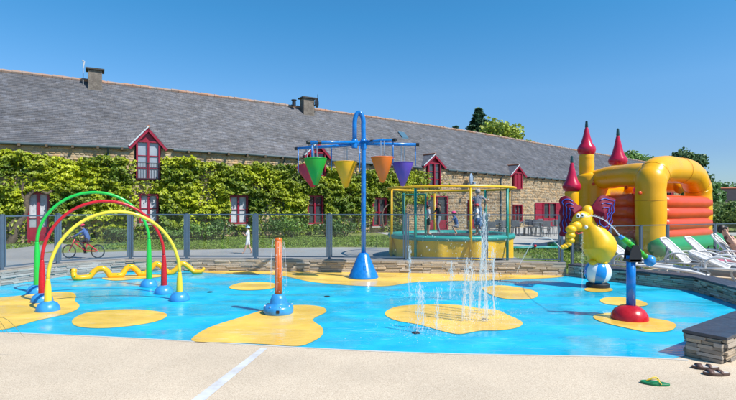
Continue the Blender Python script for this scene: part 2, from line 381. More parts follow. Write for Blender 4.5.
# painted stripe on deck
paint = mat('worn_white_paint', (0.66, 0.68, 0.72), 0.6, col2=(0.50, 0.48, 0.46), vscale=6)
sheet('deck_stripe', [G(261, 348.2)[:2], G(268, 348.4)[:2], G(206, 400)[:2], G(178, 424)[:2], G(163, 424)[:2], G(192, 400)[:2]], 0.004, paint)
# flush floor nozzles
def drain(px, py, r=0.07):
    p = G(px, py); bm = nb(); lathe(bm, [(0, 0.012), (r*0.8, 0.012), (r, 0.004)], 16); o = obj('floor_nozzle', bm, BLACK); o.location = (p.x, p.y, 0.003)
    return o
for i, (x, y, l) in enumerate([(210, 292.5, 'flush dark floor nozzle on the blue rubber right of the hoops'), (416, 333.5, 'flush nozzle at the near left jet of the fountain'), (485, 320, 'flush nozzle under the tall right fountain jet'), (327, 297, 'flush dark drain on the blue rubber between the orange post and the bucket pole')]):
    tag(drain(x, y, 0.055), l, 'floor nozzle')
# ------------------------------------------------------------------ low stone walls
def stone_mesh(seed):
    r = random.Random(seed); bm = nb(); bmesh.ops.create_cube(bm, size=1)
    bmesh.ops.bevel(bm, geom=list(bm.edges), offset=0.07, segments=1, affect='EDGES')
    for v in bm.verts: v.co += Vector((r.uniform(-.03, .03), r.uniform(-.07, .07), r.uniform(-.06, .06)))
    me = bpy.data.meshes.new('stone'); bm.normal_update(); bm.to_mesh(me); bm.free(); return me
SV = [stone_mesh(i) for i in range(9)]
SVG = [s.copy() for s in SV]
for s in SV: s.materials.append(STONE)
for s in SVG: s.materials.append(STONEG)
def lay_stones(parent, a, b, z0, z1, side, courses=6, grey=False, lmin=.16, lmax=.40, depth=.05, seed=0):
    r = random.Random(seed); a = Vector(a); b = Vector(b); d = (b-a); Ls = d.length; d.normalize(); nrm = Vector((d.y, -d.x, 0))*side
    ang = math.atan2(d.y, d.x); ch = (z1-z0)/courses; n_ = 0
    for c in range(courses):
        s = 0
        while s < Ls-0.02:
            l = r.uniform(lmin, lmax)
            if Ls-(s+l) < lmin*0.7: l = Ls-s
            o = bpy.data.objects.new('stone', r.choice(SVG if grey else SV)); link(o, parent); n_ += 1
            q = a+d*(s+l/2)+nrm*(0.004+r.uniform(-.010, .014)); o.location = (q.x, q.y, z0+ch*(c+.5)+r.uniform(-.002, .002))
            o.scale = (l-0.006, depth, ch-0.004); o.rotation_euler = (r.uniform(-.02, .02), r.uniform(-.015, .015), ang+r.uniform(-.03, .03)); s += l
    return n_
def wall_core(name, line, t, h, m, parent, off=0):
    bm = nb()
    L2 = []
    for i, p in enumerate(line):
        d = (line[min(i+1, len(line)-1)]-line[max(i-1, 0)]).normalized(); L2.append(Vector((d.y, -d.x, 0)))
    vs = []
    for p, q in zip(line, L2):
        f = p+q*(0.0+off-0.02); k = p-q*t
        vs.append([bm.verts.new((f.x, f.y, -.05)), bm.verts.new((f.x, f.y, h)), bm.verts.new((k.x, k.y, h)), bm.verts.new((k.x, k.y, -.05))])
    for u, v in zip(vs, vs[1:]):
        for i in range(4): bm.faces.new((u[i], u[(i+1) % 4], v[(i+1) % 4], v[i]))
    bm.faces.new(vs[0]); bm.faces.new(vs[-1][::-1]); bmesh.ops.recalc_face_normals(bm, faces=bm.faces)
    return obj(name, bm, m, parent)
bw = thing('low_stone_wall', 'long low wall of thin beige stones under the grey fence at the back', 'wall', (0, 0, 0))
wl2 = wall_line
wall_core('core', wl2, 0.30, 0.285, MORTAR, bw)
for i in range(len(wl2)-1):
    lay_stones(bw, wl2[i], wl2[i+1], 0.005, 0.29, 1, grey=(i < 3), seed=20+i, lmin=.2, lmax=.42)
cp = nb(); lw = [p.copy() for p in wl2]
wall_core('coping', [p+Vector((0, 0, 0)) for p in wl2], 0.33, 0.305, mat('pale_coping', (0.36, 0.32, 0.27), 0.8, var=0.3, vscale=6, bump=0.4), bw, off=0.035)
bw.children[-1].data.transform(Matrix.Identity(4))
for v in bw.children[-1].data.vertices:
    if v.co.z < 0: v.co.z = 0.286
rw = thing('low_stone_wall', 'low stone wall with dark slate capping bending round the right side of the splash pad', 'wall', (0, 0, 0))
rl = [Vector((4.64, 11.36, 0)), Bc, Cc, Dc]
RT = 0.34
wall_core('core', rl, -RT, 0.245, MORTAR, rw, off=0.0) if False else None
def offs(line, t):
    out = []
    for i, p in enumerate(line):
        if i == 0: d = (line[1]-line[0]).normalized(); out.append(p+Vector((-d.y, d.x, 0))*t)
        elif i == len(line)-1: d = (line[-1]-line[-2]).normalized(); out.append(p+Vector((-d.y, d.x, 0))*t)
        else:
            d1 = (p-line[i-1]).normalized(); d2 = (line[i+1]-p).normalized(); n1 = Vector((-d1.y, d1.x, 0)); n2 = Vector((-d2.y, d2.x, 0))
            m_ = (n1+n2).normalized(); out.append(p+m_*t/max(m_.dot(n1), .4))
    return out
ro = offs(rl, RT); ri = offs(rl, 0.03)
bm = nb(); prism(bm, [(p.x, p.y) for p in ri]+[(p.x, p.y) for p in reversed(offs(rl, RT-.03))], -.05, 0.245); obj('core', bm, MORTAR, rw)
for i in range(3):
    lay_stones(rw, rl[i], rl[i+1], 0.004, 0.245, 1, courses=6, seed=40+i, lmin=.12, lmax=.32)
    lay_stones(rw, ro[i], ro[i+1], 0.004, 0.245, -1, courses=6, seed=50+i, lmin=.12, lmax=.32) if i == 2 else None
lay_stones(rw, rl[3], ro[3], 0.004, 0.245, 1, courses=6, seed=60, lmin=.10, lmax=.22)
# capping slabs
for i in range(3):
    a1, b1 = offs(rl, -0.035)[i], offs(rl, -0.035)[i+1]; a2, b2 = offs(rl, RT+0.035)[i], offs(rl, RT+0.035)[i+1]
    if i == 2:
        d = (rl[3]-rl[2]).normalized()*0.035; b1 = b1+d; b2 = b2+d
    ns = max(1, round((b1-a1).length/1.2))
    for k in range(ns):
        t0, t1 = k/ns+(.002 if k else 0), (k+1)/ns-.002
        q = [a1.lerp(b1, t0), a1.lerp(b1, t1), a2.lerp(b2, t1), a2.lerp(b2, t0)]
        bm = nb(); prism(bm, [(p.x, p.y) for p in q], 0.248, 0.282)
        bmesh.ops.bevel(bm, geom=list(bm.edges), offset=0.004, segments=1, affect='EDGES'); obj('cap_slab', bm, SLATECAP, rw)

# ------------------------------------------------------------------ fence on the back wall
def line_at_px(line, px, back=0.15):
    best = None
    for i in range(len(line)-1):
        a, b = line[i], line[i+1]
        for k in range(201):
            p = a.lerp(b, k/200); e = abs(CX+F*p.x/p.y-px)
            if best is None or e < best[0]:
                d = (b-a).normalized(); best = (e, p+Vector((-d.y, d.x, 0))*back, d)
    return best[1], best[2]
def fence_panel(f, a, b, z0, z1, fr=0.035):
    d = (b-a); Ls = d.length; ang = math.atan2(d.y, d.x); mid = (a+b)/2
    bm = nb(); hgt = z1-z0
    rr = Matrix.Rotation(ang, 4, 'Z')
    def bb(cx, cz, sx, sz, sy=0.035): 
        c = mid+Vector((math.cos(ang)*cx, math.sin(ang)*cx, 0)); box(bm, (c.x, c.y, cz), (sx, sy, sz), rz=ang)
    bb(0, z1-fr/2, Ls, fr); bb(0, z0+fr/2, Ls, fr)
    bb(-Ls/2+fr/2, (z0+z1)/2, fr, hgt-2*fr-.002); bb(Ls/2-fr/2, (z0+z1)/2, fr, hgt-2*fr-.002)
    p = obj('panel_frame', bm, FENCE, f)
    bm = nb(); c = mid; box(bm, (c.x, c.y, (z0+z1)/2), (Ls-2*fr-.002, 0.008, hgt-2*fr-.002), rz=ang); obj('glass_pane', bm, GLASS, p)
def post(f, p, z0, z1, ang, sx=0.058, sy=0.055):
    bm = nb(); box(bm, (p.x, p.y, (z0+z1)/2), (sx, sy, z1-z0), rz=ang, bevel=0.006)
    box(bm, (p.x, p.y, z0+0.008), (sx+.07, sy+.07, 0.014), rz=ang); box(bm, (p.x, p.y, z1+0.006), (sx+.012, sy+.012, 0.012), rz=ang)
    return obj('post', bm, FENCE, f)
fc = thing('glass_fence', 'grey metal fence with clear glass panels standing on the low back wall', 'fence')
pps = [line_at_px(wall_line, x) for x in [7, 62.5, 127.5, 185, 254, 328.5, 406, 485.5, 563]]
p0 = (wall_line[0]+Vector((-.15, .02, 0)), pps[0][1]); pps = [p0]+pps
for i, (p, d) in enumerate(pps):
    post(fc, p, 0.305, 1.44, math.atan2(d.y, d.x))
    if i:
        a = pps[i-1][0]; dd = (p-a).normalized(); fence_panel(fc, a+dd*.042, p-dd*.042, 0.35, 1.425, .030)
fr2 = thing('glass_fence', 'lower grey fence behind the white sun loungers at the right of the deck', 'fence')
def RF(X): return Vector((X, 11.9+.4*(X-4.9), 0))
prev = None
for X in [4.95, 6.1, 7.10, 8.02, 9.8, 11.6, 13.4]:
    p = RF(X); post(fr2, p, 0.0, 1.12, math.atan2(.4, 1), 0.045, 0.045)
    if prev is not None:
        dd = (p-prev).normalized(); fence_panel(fr2, prev+dd*.03, p-dd*.03, 0.08, 1.13, .022)
    prev = p

# ------------------------------------------------------------------ long slate-roofed building
def wp(px, D): return Vector(((px-CX)/F*D, D, 0))
WN = [(wp(-120, 19.3), 4.45, 8.42), (wp(0, 21.18), 4.49, 8.40), (wp(250, 26.64), 4.56, 8.29), (wp(490, 36.6), 4.20, 7.95), (wp(620, 48), 3.90, 7.45), (wp(700, 60), 3.75, 7.0)]
EZ = [a[1] for a in WN]; RZ = [a[2] for a in WN]; WP = catmull([a[0] for a in WN], 10)
def chain(vals, n=10):
    v = catmull([Vector((x, 0, 0)) for x in vals], n); return [q.x for q in v]
EZs, RZs = chain(EZ), chain(RZ)
cum = [0]
for a, b_ in zip(WP, WP[1:]): cum.append(cum[-1]+(b_-a).length)
LT = cum[-1]
def wat(s):
    s = min(max(s, 0), LT-1e-6); i = 0
    i = int(np.searchsorted(cum, s, side='right')-1); t = (s-cum[i])/(cum[i+1]-cum[i])
    p = WP[i].lerp(WP[i+1], t); d = (WP[i+1]-WP[i]).normalized()
    d2 = (WP[min(i+2, len(WP)-1)]-WP[min(i+1, len(WP)-2)]).normalized(); d0 = (WP[max(i, 1)]-WP[max(i-1, 0)]).normalized()
    dm = d0.lerp(d, min(t+.5, 1)) if t < .5 else d.lerp(d2, t-.5); dm.normalize()
    return p, dm, Vector((dm.y, -dm.x, 0)), EZs[i]+(EZs[i+1]-EZs[i])*t, RZs[i]+(RZs[i+1]-RZs[i])*t
def s_at_px(px):
    lo, hi = 0, LT
    for _ in range(40):
        m_ = (lo+hi)/2; p = wat(m_)[0]
        if CX+F*p.x/p.y < px: lo = m_
        else: hi = m_
    return lo
HW = 4.2
def roof_pt(s, v, lift=0.0):          # v 0 eave overhang .. 1 ridge
    p, d, nn, ez, rz = wat(s)
    e = p+nn*0.13; e.z = ez-0.10; r_ = p-nn*HW; r_.z = rz
    q = e.lerp(r_, v); up = (r_-e).cross(d).normalized()
    if up.z < 0: up = -up
    return q+up*lift
bd = thing('farmhouse', 'long stone farm building with slate roof, red windows and dormers behind the fence', 'building', (0, 0, 0))
# openings: (s, halfwidth, z0, z1)
OPEN = []
def zat(px, py): p = wat(s_at_px(px))[0]; return CH-(py-HZ)/F*p.y
stone_far = mat('far_wall_stone', (0.46, 0.34, 0.205), 0.9, col2=(0.33, 0.24, 0.145), vscale=1.6, bump=1.0, bscale=6, attr='tone')
WALLM = mat('rubble_wall', (0.48, 0.38, 0.25), 0.9, col2=(0.32, 0.25, 0.16), vscale=3, bump=1.0, bscale=10)
bm = nb(); prv = None
for k in range(len(WP)):
    s = cum[k]; p, d, nn, ez, rz = wat(s)
    q = [bm.verts.new((p.x, p.y, -.3)), bm.verts.new((p.x, p.y, ez)), bm.verts.new((p.x-nn.x*HW, p.y-nn.y*HW, rz-.12)), bm.verts.new((p.x-nn.x*HW*2, p.y-nn.y*HW*2, ez)), bm.verts.new((p.x-nn.x*HW*2, p.y-nn.y*HW*2, -.3))]
    if prv:
        for a in (0, 3): bm.faces.new((prv[a], q[a], q[a+1], prv[a+1]))
    else: bm.faces.new(q)
    prv = q
bm.faces.new(prv[::-1])
obj('wall', bm, WALLM, bd)
# windows
PANE = mat('window_pane', (0.22, 0.27, 0.33), 0.08, col2=(0.34, 0.38, 0.42), vscale=1.5, spec=0.8)
PANED = mat('dark_window_pane', (0.03, 0.035, 0.045), 0.08, col2=(0.07, 0.08, 0.09), vscale=1.5, spec=0.8)
CURT = mat('net_curtain', (0.55, 0.58, 0.62), 0.9, var=0.3, vscale=6)
DARKIN = mat('dark_interior', (0.012, 0.012, 0.013), 0.9)
def frame_of(s):
    p, d, nn, ez, rz = wat(s)
    return p, Matrix(((d.x, -nn.x, 0, p.x), (d.y, -nn.y, 0, p.y), (0, 0, 1, 0), (0, 0, 0, 1))), ez   # local x along, y inward, z up
def window(px0, px1, py0, py1, pane=PANE, bars=1, leaf=2, shutters=0, curtain=False, door=False, label=None, out=0.0):
    s0, s1 = s_at_px(px0), s_at_px(px1); s = (s0+s1)/2; wd = s1-s0; pxm = (px0+px1)/2
    z1, z0 = zat(pxm, py0), zat(pxm, py1)
    if door: z0 = -.02
    p, M, ez = frame_of(s); OPEN.append((s, wd/2, z0, z1))
    e = 'door' if door else 'window'
    bm = nb(); t = 0.085
    for cx, cz, sx, sz in [(0, z1-t/2, wd, t), (0, z0+t/2, wd, t), (-wd/2+t/2, (z0+z1)/2, t, z1-z0-2*t), (wd/2-t/2, (z0+z1)/2, t, z1-z0-2*t)]:
        box(bm, (cx, -.10-out, cz), (sx, .20, sz))
    if leaf == 2: box(bm, (0, -.075-out, (z0+z1)/2), (t*1.2, .12, z1-z0-2*t))
    for k in range(bars):
        zz = z0+(z1-z0)*(k+1)/(bars+1)
        for sg in (-1, 1): box(bm, (sg*(wd/4-.012), -.068-out, zz), (wd/2-t*1.6, .07, .04))
    if door:
        box(bm, (0, -.07-out, z0+.42), (wd-2*t, .09, .60))
    f = obj(e, bm, RED, bd); f.matrix_local = M
    bm = nb(); box(bm, (0, -.045-out, (z0+z1)/2), (wd-2*t, .012, z1-z0-2*t)); obj('pane', bm, pane, f)
    if curtain:
        bm = nb()
        for sg in (-1, 1):
            pts = [(sg*(wd/4-.02)+(k/14-.5)*(wd/2-t*1.7), -.036-out+.004*math.sin(k*2.2), 0) for k in range(15)]
            zb = z0+t+((z1-z0)*.42 if door else .02); zt = z1-t-.02
            va = [bm.verts.new((x, y-.02, zb)) for x, y, _ in pts]; vb = [bm.verts.new((x, y-.02, zt)) for x, y, _ in pts]
            for k in range(14): bm.faces.new((va[k], va[k+1], vb[k+1], vb[k]))
        obj('curtain', bm, CURT, f)
    bm = nb(); box(bm, (0, -.13-out, z0-.05), (wd+.16, .26, .09)); 
    if not door: obj('sill', bm, mat('granite_sill', (0.4, 0.37, 0.32), .8, var=.3), f)
    for sg in ((-1, 1) if shutters else ()):
        sw = wd*0.5; bm = nb(); cx = sg*(wd/2+sw/2+.03)
        for k in range(4): box(bm, (cx+(k-1.5)*sw/4, -.09, (z0+z1)/2), (sw/4-.008, .035, z1-z0))
        for zz in (.25, .75): box(bm, (cx, -.115, z0+(z1-z0)*zz), (sw-.04, .03, .09))
        obj('shutter', bm, RED, f); OPEN.append((s+cx, sw/2, z0, z1))
    if label: f['label'] = label
    return f
window(27.5, 50, 192.5, 243, curtain=True, bars=1, door=True, label='red half-glazed door with pale curtains under the vine trunk')
window(139, 158, 194, 223, bars=1, curtain=True)
window(228.5, 247, 195.5, 224, bars=1, curtain=True)
window(306, 322, 195.5, 224, pane=PANED, bars=2)
window(371, 385, 198, 226, pane=PANED, bars=1)
window(425, 446, 196, 237, pane=PANED, bars=1, door=True)
window(467.5, 479, 200, 235, pane=PANED, bars=1, door=True)
window(512.5, 520.5, 204.5, 222, pane=PANED, bars=1)
window(541.5, 554.5, 202.5, 231, pane=PANED, bars=0, shutters=1, door=True)
window(664, 670, 207, 219, pane=PANED, bars=1)
# dormers
DORM = []
def dormer(px, wpx, ya, ye, yb, wwpx, pane, curtain=False, label=None, small=False, shut=False):
    s = s_at_px(px); p, M, ez = frame_of(s); k = p.y/F
    sc = (s_at_px(px+5)-s_at_px(px-5))/10
    W_ = wpx*sc; ww = wwpx*sc
    za, ze, zb = zat(px, ya)-.14, zat(px, ye), zat(px, yb); zh = ze+(za-ze)*.36
    DORM.append((s, W_/2, za, ze)); OPEN.append((s, ww/2, zb, za))
    bm = nb()   # gable panel
    v = [bm.verts.new((x, -.05, z)) for x, z in [(-ww/2-.04, zh-.02), (ww/2+.04, zh-.02), (0, za-.06)]]; bm.faces.new(v)
    r_ = bmesh.ops.extrude_face_region(bm, geom=list(bm.faces)); bmesh.ops.translate(bm, verts=[g for g in r_['geom'] if isinstance(g, bmesh.types.BMVert)], vec=(0, .12, 0))
    bmesh.ops.recalc_face_normals(bm, faces=bm.faces)
    g = obj('dormer', bm, RED, bd); g.matrix_local = M
    if label: g['label'] = label
    # barge boards
    bm = nb(); sl_ = math.atan2(za-ze, W_/2)
    Ls = math.hypot(za-ze+.12, W_/2+.06)
    for sg in (-1, 1):
        c = (sg*(W_/4+.01), -.22, (za+ze)/2-.03)
        box(bm, c, (Ls, .05, .15), rot=Matrix.Rotation(sg*sl_, 4, 'Y'))
    obj('barge_board', bm, RED, g)
    # roof slabs
    dep = min((za-ez)/0.9+.5, 3.2)
    for sg in (-1, 1):
        bm = nb()
        box(bm, (sg*(W_/4+.02), -.25+dep/2, (za+ze)/2+.07), (Ls+.03, dep, .05), rot=Matrix.Rotation(sg*sl_, 4, 'Y'))
        obj('dormer_roof', bm, mat('dormer_slate', (0.16, 0.165, 0.19), .6, var=.4, vscale=5, bump=.8, bscale=12), g)
    bm = nb(); tube(bm, [(0, -.27, za+.11), (0, -.25+dep, za+.11)], .07, 8); obj('ridge_tile', bm, mat('terracotta', (0.42, 0.17, 0.09), .8, var=.5, vscale=4), g)
    # flashing on the left edge
    bm = nb(); box(bm, (-W_/4-.03, -.285, (za+ze)/2+.075), (Ls*.98, .02, .06), rot=Matrix.Rotation(-sl_, 4, 'Y')); obj('flashing', bm, mat('lead_flashing', (0.55, 0.6, 0.64), .45, var=.2), g)
    # cheeks
    bm = nb()
    for sg in (-1, 1): box(bm, (sg*(ww/2+.09), .9, (ze+ez)/2-.1), (.06, 1.7, max(ze-ez+.5, .5)))
    obj('cheek', bm, mat('render_cream', (0.5, 0.42, 0.30), .85, var=.2), g)
    # window in it
    t = .08; bm = nb(); z0, z1 = zb, zh
    for cx, cz, sx, sz in [(0, z1-t/2, ww, t), (0, z0+t/2, ww, t), (-ww/2+t/2, (z0+z1)/2, t, z1-z0-2*t), (ww/2-t/2, (z0+z1)/2, t, z1-z0-2*t), (0, (z0+z1)/2, t*1.1, z1-z0-2*t)]:
        box(bm, (cx, -.11, cz), (sx, .16, sz))
    if not small:
        for zz in (.3, .62):
            for sg in (-1, 1): box(bm, (sg*(ww/4-.01), -.085, z0+(z1-z0)*zz), (ww/2-t*1.5, .06, .035))
    if shut:
        box(bm, (0, -.1, (z0+z1)/2), (ww-2*t, .06, z1-z0-2*t))
    wf = obj('window_frame', bm, RED, g)
    bm = nb(); box(bm, (0, -.055, (z0+z1)/2), (ww-2*t, .012, z1-z0-2*t)); obj('pane', bm, pane, g)
    bm = nb(); box(bm, (0, .0, (z0+z1)/2), (ww+.1, .06, z1-z0)); obj('backing', bm, DARKIN, g)
    if curtain:                # slim guard rail
        bm = nb()
        for k in range(9): box(bm, (-ww/2+ww*(k+.5)/9, -.215, z0+.42), (.015, .015, .78))
        box(bm, (0, -.215, z0+.82), (ww, .025, .025)); box(bm, (0, -.215, z0+.06), (ww, .025, .025)); obj('guard_rail', bm, mat('rail_black', (.03, .03, .035), .5), g)
    return g
dormer(148, 35, 126.5, 148, 180, 24, PANE, True, label='large red gabled dormer with tall two-leaf window above the creeper')
dormer(316.5, 25, 141, 157, 176, 16, PANED, label='red gabled dormer half hidden behind the green bucket')
dormer(433, 21, 153.5, 167, 186, 12.5, PANED, label='small red dormer with open dark window above the trampoline')
dormer(516.5, 15, 164.5, 176, 189, 8, RED, small=True, shut=True, label='small red shuttered dormer left of the bouncy castle')
dormer(669, 9, 181, 188, 195, 6, RED, small=True, shut=True)
# slates
def skip(s, q):
    for ds, hw, za, ze in DORM:
        if abs(s-ds) < hw*.86 and q.z < za-.12-abs(s-ds)/hw*(za-ze): return True
    return False
Vv = []; Ff = []; Cc_ = []
sw, nrows = .20, 42
r = random.Random(3)
for row in range(nrows):
    v0, v1 = row/nrows, (row+1.12)/nrows; s = r.uniform(0, sw)
    while s < LT-sw:
        w_ = sw*r.uniform(.97, 1.0); a = roof_pt(s+.001, v0, .024+r.uniform(-.004, .010)); s2 = s+w_-.001
        if not skip(s+sw/2, a):
            b2 = roof_pt(s2, v0, .024+r.uniform(-.004, .010)); c2 = roof_pt(s2, min(v1, 1), .010); d2 = roof_pt(s+.001, min(v1, 1), .010)
            a0 = roof_pt(s+.001, v0, .008); b0 = roof_pt(s2, v0, .008)
            i = len(Vv); Vv += [a, b2, c2, d2, a0, b0]; Ff += [(i, i+1, i+2, i+3), (i+4, i+5, i+1, i)]
            nz_ = mnoise.noise(Vector((s*.30, row*.10, 0)))*.45+mnoise.noise(Vector((s*1.1, row*.45, 5)))*.75
            g_ = max(.35, 1+nz_*.48+r.uniform(-.13, .13)+(0.4 if r.random() < .05 else 0)); wm = r.uniform(-.05, .05)
            Cc_ += [(g_*(1+wm), g_, g_*(1-wm))]*6
        s += sw
SL = mat('roof_slate', (0.125, 0.124, 0.138), .6, col2=(0.068, 0.069, 0.082), vscale=2.2, bump=.5, bscale=18, attr='tone')
mesh_np('slates', [tuple(v) for v in Vv], Ff, SL, bd, 'stuff', np.array(Cc_))
bm = nb(); g0 = None; ss = list(np.linspace(0, LT, int(LT/.3)))
for a, b_ in zip(ss, ss[1:]):
    for v0, v1 in [(0, .15), (.15, .3), (.3, .45), (.45, 1)]:
        q = [roof_pt(a, v0), roof_pt(b_, v0), roof_pt(b_, v1), roof_pt(a, v1)]
        if skip((a+b_)/2, roof_pt((a+b_)/2, v0)): continue
        bm.faces.new([bm.verts.new(x) for x in q])
for a, b_ in zip(ss, ss[1:]):    # far slope
    q = []
    for s_, back in ((a, 0), (b_, 0), (b_, 1), (a, 1)):
        p, d, nn, ez, rz = wat(s_); t = p-nn*(HW if not back else 2*HW+.3); t.z = rz if not back else ez-.2; q.append(t)
    bm.faces.new([bm.verts.new(x) for x in q])
obj('roof', bm, mat('roof_base', (0.09, 0.09, 0.10), .7, var=.3), bd)
# ridge tiles
bm = nb(); s = 0; r = random.Random(9)
while s < LT-.45:
    a = roof_pt(s+.012, 1, .02); c = roof_pt(s+.43, 1, .02); a.z += r.uniform(.0, .03); c.z += r.uniform(0, .03)
    tube(bm, [a, c], lambda t: .115-.02*t, 8); s += .42
obj('ridge_tiles', bm, mat('ridge_tile', (0.40, 0.21, 0.13), .85, col2=(0.27, 0.25, 0.23), vscale=0.9, bump=.5), bd, kind='stuff')
# gutter and eaves
bm = nb(); runs = []; cur = []
for s in np.arange(0, LT, .4):
    if any(abs(s-ds) < hw+.05 for ds, hw, za, ze in DORM):
        if len(cur) > 1: runs.append(cur)
        cur = []
    else:
        q = roof_pt(s, 0); p, d, nn, ez, rz = wat(s); cur.append(q+nn*.05+Vector((0, 0, -.03)))
if len(cur) > 1: runs.append(cur)
GUT = mat('zinc_gutter', (0.05, 0.085, 0.10), .6, var=.25)
for c in runs: tube(bm, c, .065, 8)
obj('gutter', bm, GUT, bd)
bm = nb()
for s in np.arange(.5, LT, 1.0):
    if any(abs(s-ds) < hw+.2 for ds, hw, za, ze in DORM): continue
    p, d, nn, ez, rz = wat(s); box(bm, (p.x+nn.x*.17, p.y+nn.y*.17, ez-.19), (.10, .34, .13), rz=math.atan2(d.y, d.x))
obj('rafter_ends', bm, mat('old_timber', (0.12, 0.09, 0.06), .9, var=.4), bd, kind='stuff')
for px, top in ((108, None), (283, None), (415, None), (500, None)):
    s = s_at_px(px); p, d, nn, ez, rz = wat(s); q = p+nn*.08
    bm = nb(); tube(bm, [(p.x+nn.x*.4, p.y+nn.y*.4, ez-.14), (q.x, q.y, ez-.45), (q.x, q.y, 0)], .045, 8); obj('downpipe', bm, GUT, bd)
# rubble stones of the bare wall (right) and under the eaves (left)
Vv = []; Ff = []; Cc_ = []
r = random.Random(5)
def blocked(s, z, pad=.06): return any(abs(s-o[0]) < o[1]+pad and o[2]-pad < z < o[3]+pad for o in OPEN)
smid = s_at_px(372); z = -.1
def creeper_top(s): return 3.92+.38*mnoise.noise(Vector((s*.4, 2, 0)))+.30*mnoise.noise(Vector((s*1.6, 3, 0)))+.22*mnoise.noise(Vector((s*5, 5, 0)))
while z < 4.5:
    hgt = r.uniform(.07, .13); s = 0
    while s < LT-.3:
        l = r.uniform(.11, .30)
        p, d, nn, ez, rz = wat(s+l/2)
        if z+hgt < ez-.02 and (s > smid-3 or z > 3.2 or z < .9) and not blocked(s+l/2, z+hgt/2, l/2+.02):
            dp = r.uniform(.02, .05); i = len(Vv)
            for (ax, az, ad) in [(0, 0, 0), (l, 0, 0), (l, hgt, 0), (0, hgt, 0), (.03, .022, 1), (l-.03, .022, 1), (l-.03, hgt-.022, 1), (.03, hgt-.022, 1)]:
                q = wat(s+ax)[0]+nn*(dp*ad)+Vector((0, 0, z+az+r.uniform(-.012, .012))); Vv.append(tuple(q+d*r.uniform(-.012, .012)))
            Ff += [(i+4, i+5, i+6, i+7), (i, i+1, i+5, i+4), (i+1, i+2, i+6, i+5), (i+2, i+3, i+7, i+6), (i+3, i, i+4, i+7)]
            g_ = r.uniform(.78, 1.2); wv = r.uniform(-.12, .14); Cc_ += [(g_*(1+wv), g_, g_*(1-wv*1.3))]*8
        s += l+.015
    z += hgt+.015
mesh_np('wall_stones', Vv, Ff, stone_far, bd, 'stuff', np.array(Cc_))
# chimneys
def chimney(px, w_, hgt, dp, m, label, extra):
    # sits astride the ridge
    lo, hi = 0, LT
    for _ in range(40):
        m_ = (lo+hi)/2; p, d, nn, ez, rz = wat(m_); q = p-nn*HW
        if CX+F*q.x/q.y < px: lo = m_
        else: hi = m_
    p, d, nn, ez, rz = wat(lo); q = p-nn*(HW-.35); ang = math.atan2(d.y, d.x)
    bm = nb(); box(bm, (0, 0, hgt/2-.5), (w_, dp, hgt+1.0), bevel=.015)
    c = obj('chimney', bm, m, bd); c.location = (q.x, q.y, rz); c.rotation_euler = (0, 0, ang); c['label'] = label
    bm = nb(); box(bm, (0, 0, hgt+.045), (w_+.22, dp+.2, .09), bevel=.01); obj('chimney_cap', bm, mat('dark_cap', (.06, .055, .05), .8, var=.4), c)
    return c, q, rz, ang
CHS = mat('chimney_stone', (0.21, 0.18, 0.15), .9, col2=(.12, .10, .085), vscale=5, bump=1, bscale=12)
c, q, rz, ang = chimney(95, .66, .50, .62, CHS, 'square rendered chimney with dark cap at the left', 0)
bm = nb(); tube(bm, [(-.55, 0, -.3), (-.55, 0, .95)], .02, 6); tube(bm, [(-.55, 0, .6), (-.48, 0, .95), (-.60, 0, 1.0)], .03, 6); obj('aerial', bm, mat('aerial_grey', (.5, .52, .55), .4), c)
c, q, rz, ang = chimney(305, .78, .56, .6, CHS, 'stone chimney beside a dark dish', 0)
bm = nb(); lathe(bm, [(.0, .0), (.13, 0), (.12, .35), (.17, .36), (.17, .42), (0, .45)], 12, (-.95, 0, .0)); obj('chimney_pot', bm, BLACK, c)
bm = nb(); ball(bm, (.58, -.25, .35), .26, 1, .25, 1.3, rot=Matrix.Rotation(.6, 4, 'Z')); tube(bm, [(.42, -.1, .1), (.58, -.25, .35)], .03, 6); tube(bm, [(.62, -.3, .2), (.62, -.3, .9)], .018, 6); obj('dish', bm, BLACK, c)
# skylight
s = s_at_px(424); 
bm = nb(); q = [roof_pt(s+a, v, .09) for a, v in [(0, .60), (.55, .60), (.55, .72), (0, .72)]]; f = bm.faces.new([bm.verts.new(x) for x in q]); rr_ = bmesh.ops.extrude_face_region(bm, geom=[f])
bmesh.ops.translate(bm, verts=[g for g in rr_['geom'] if isinstance(g, bmesh.types.BMVert)], vec=(0, 0, -.12)); bmesh.ops.recalc_face_normals(bm, faces=bm.faces)
obj('skylight', bm, mat('skylight_glass', (.08, .16, .22), .1), bd)
# wall lamp / dish on wall above trampoline
s = s_at_px(463); p, M, ez = frame_of(s); bm = nb()
ball(bm, (.35, -.45, 3.55), .42, .8, .25, 1.1, rot=Matrix.Rotation(.5, 4, 'Z')); tube(bm, [(.35, 0, 3.1), (.35, -.2, 3.3), (.35, -.4, 3.5)], .04, 6); tube(bm, [(.35, -.45, 3.2), (.1, -.95, 3.25)], .03, 6); box(bm, (.1, -.97, 3.27), (.14, .2, .14))
o = obj('satellite_dish', bm, mat('dish_blue_grey', (.22, .30, .40), .4), bd); o.matrix_local = M

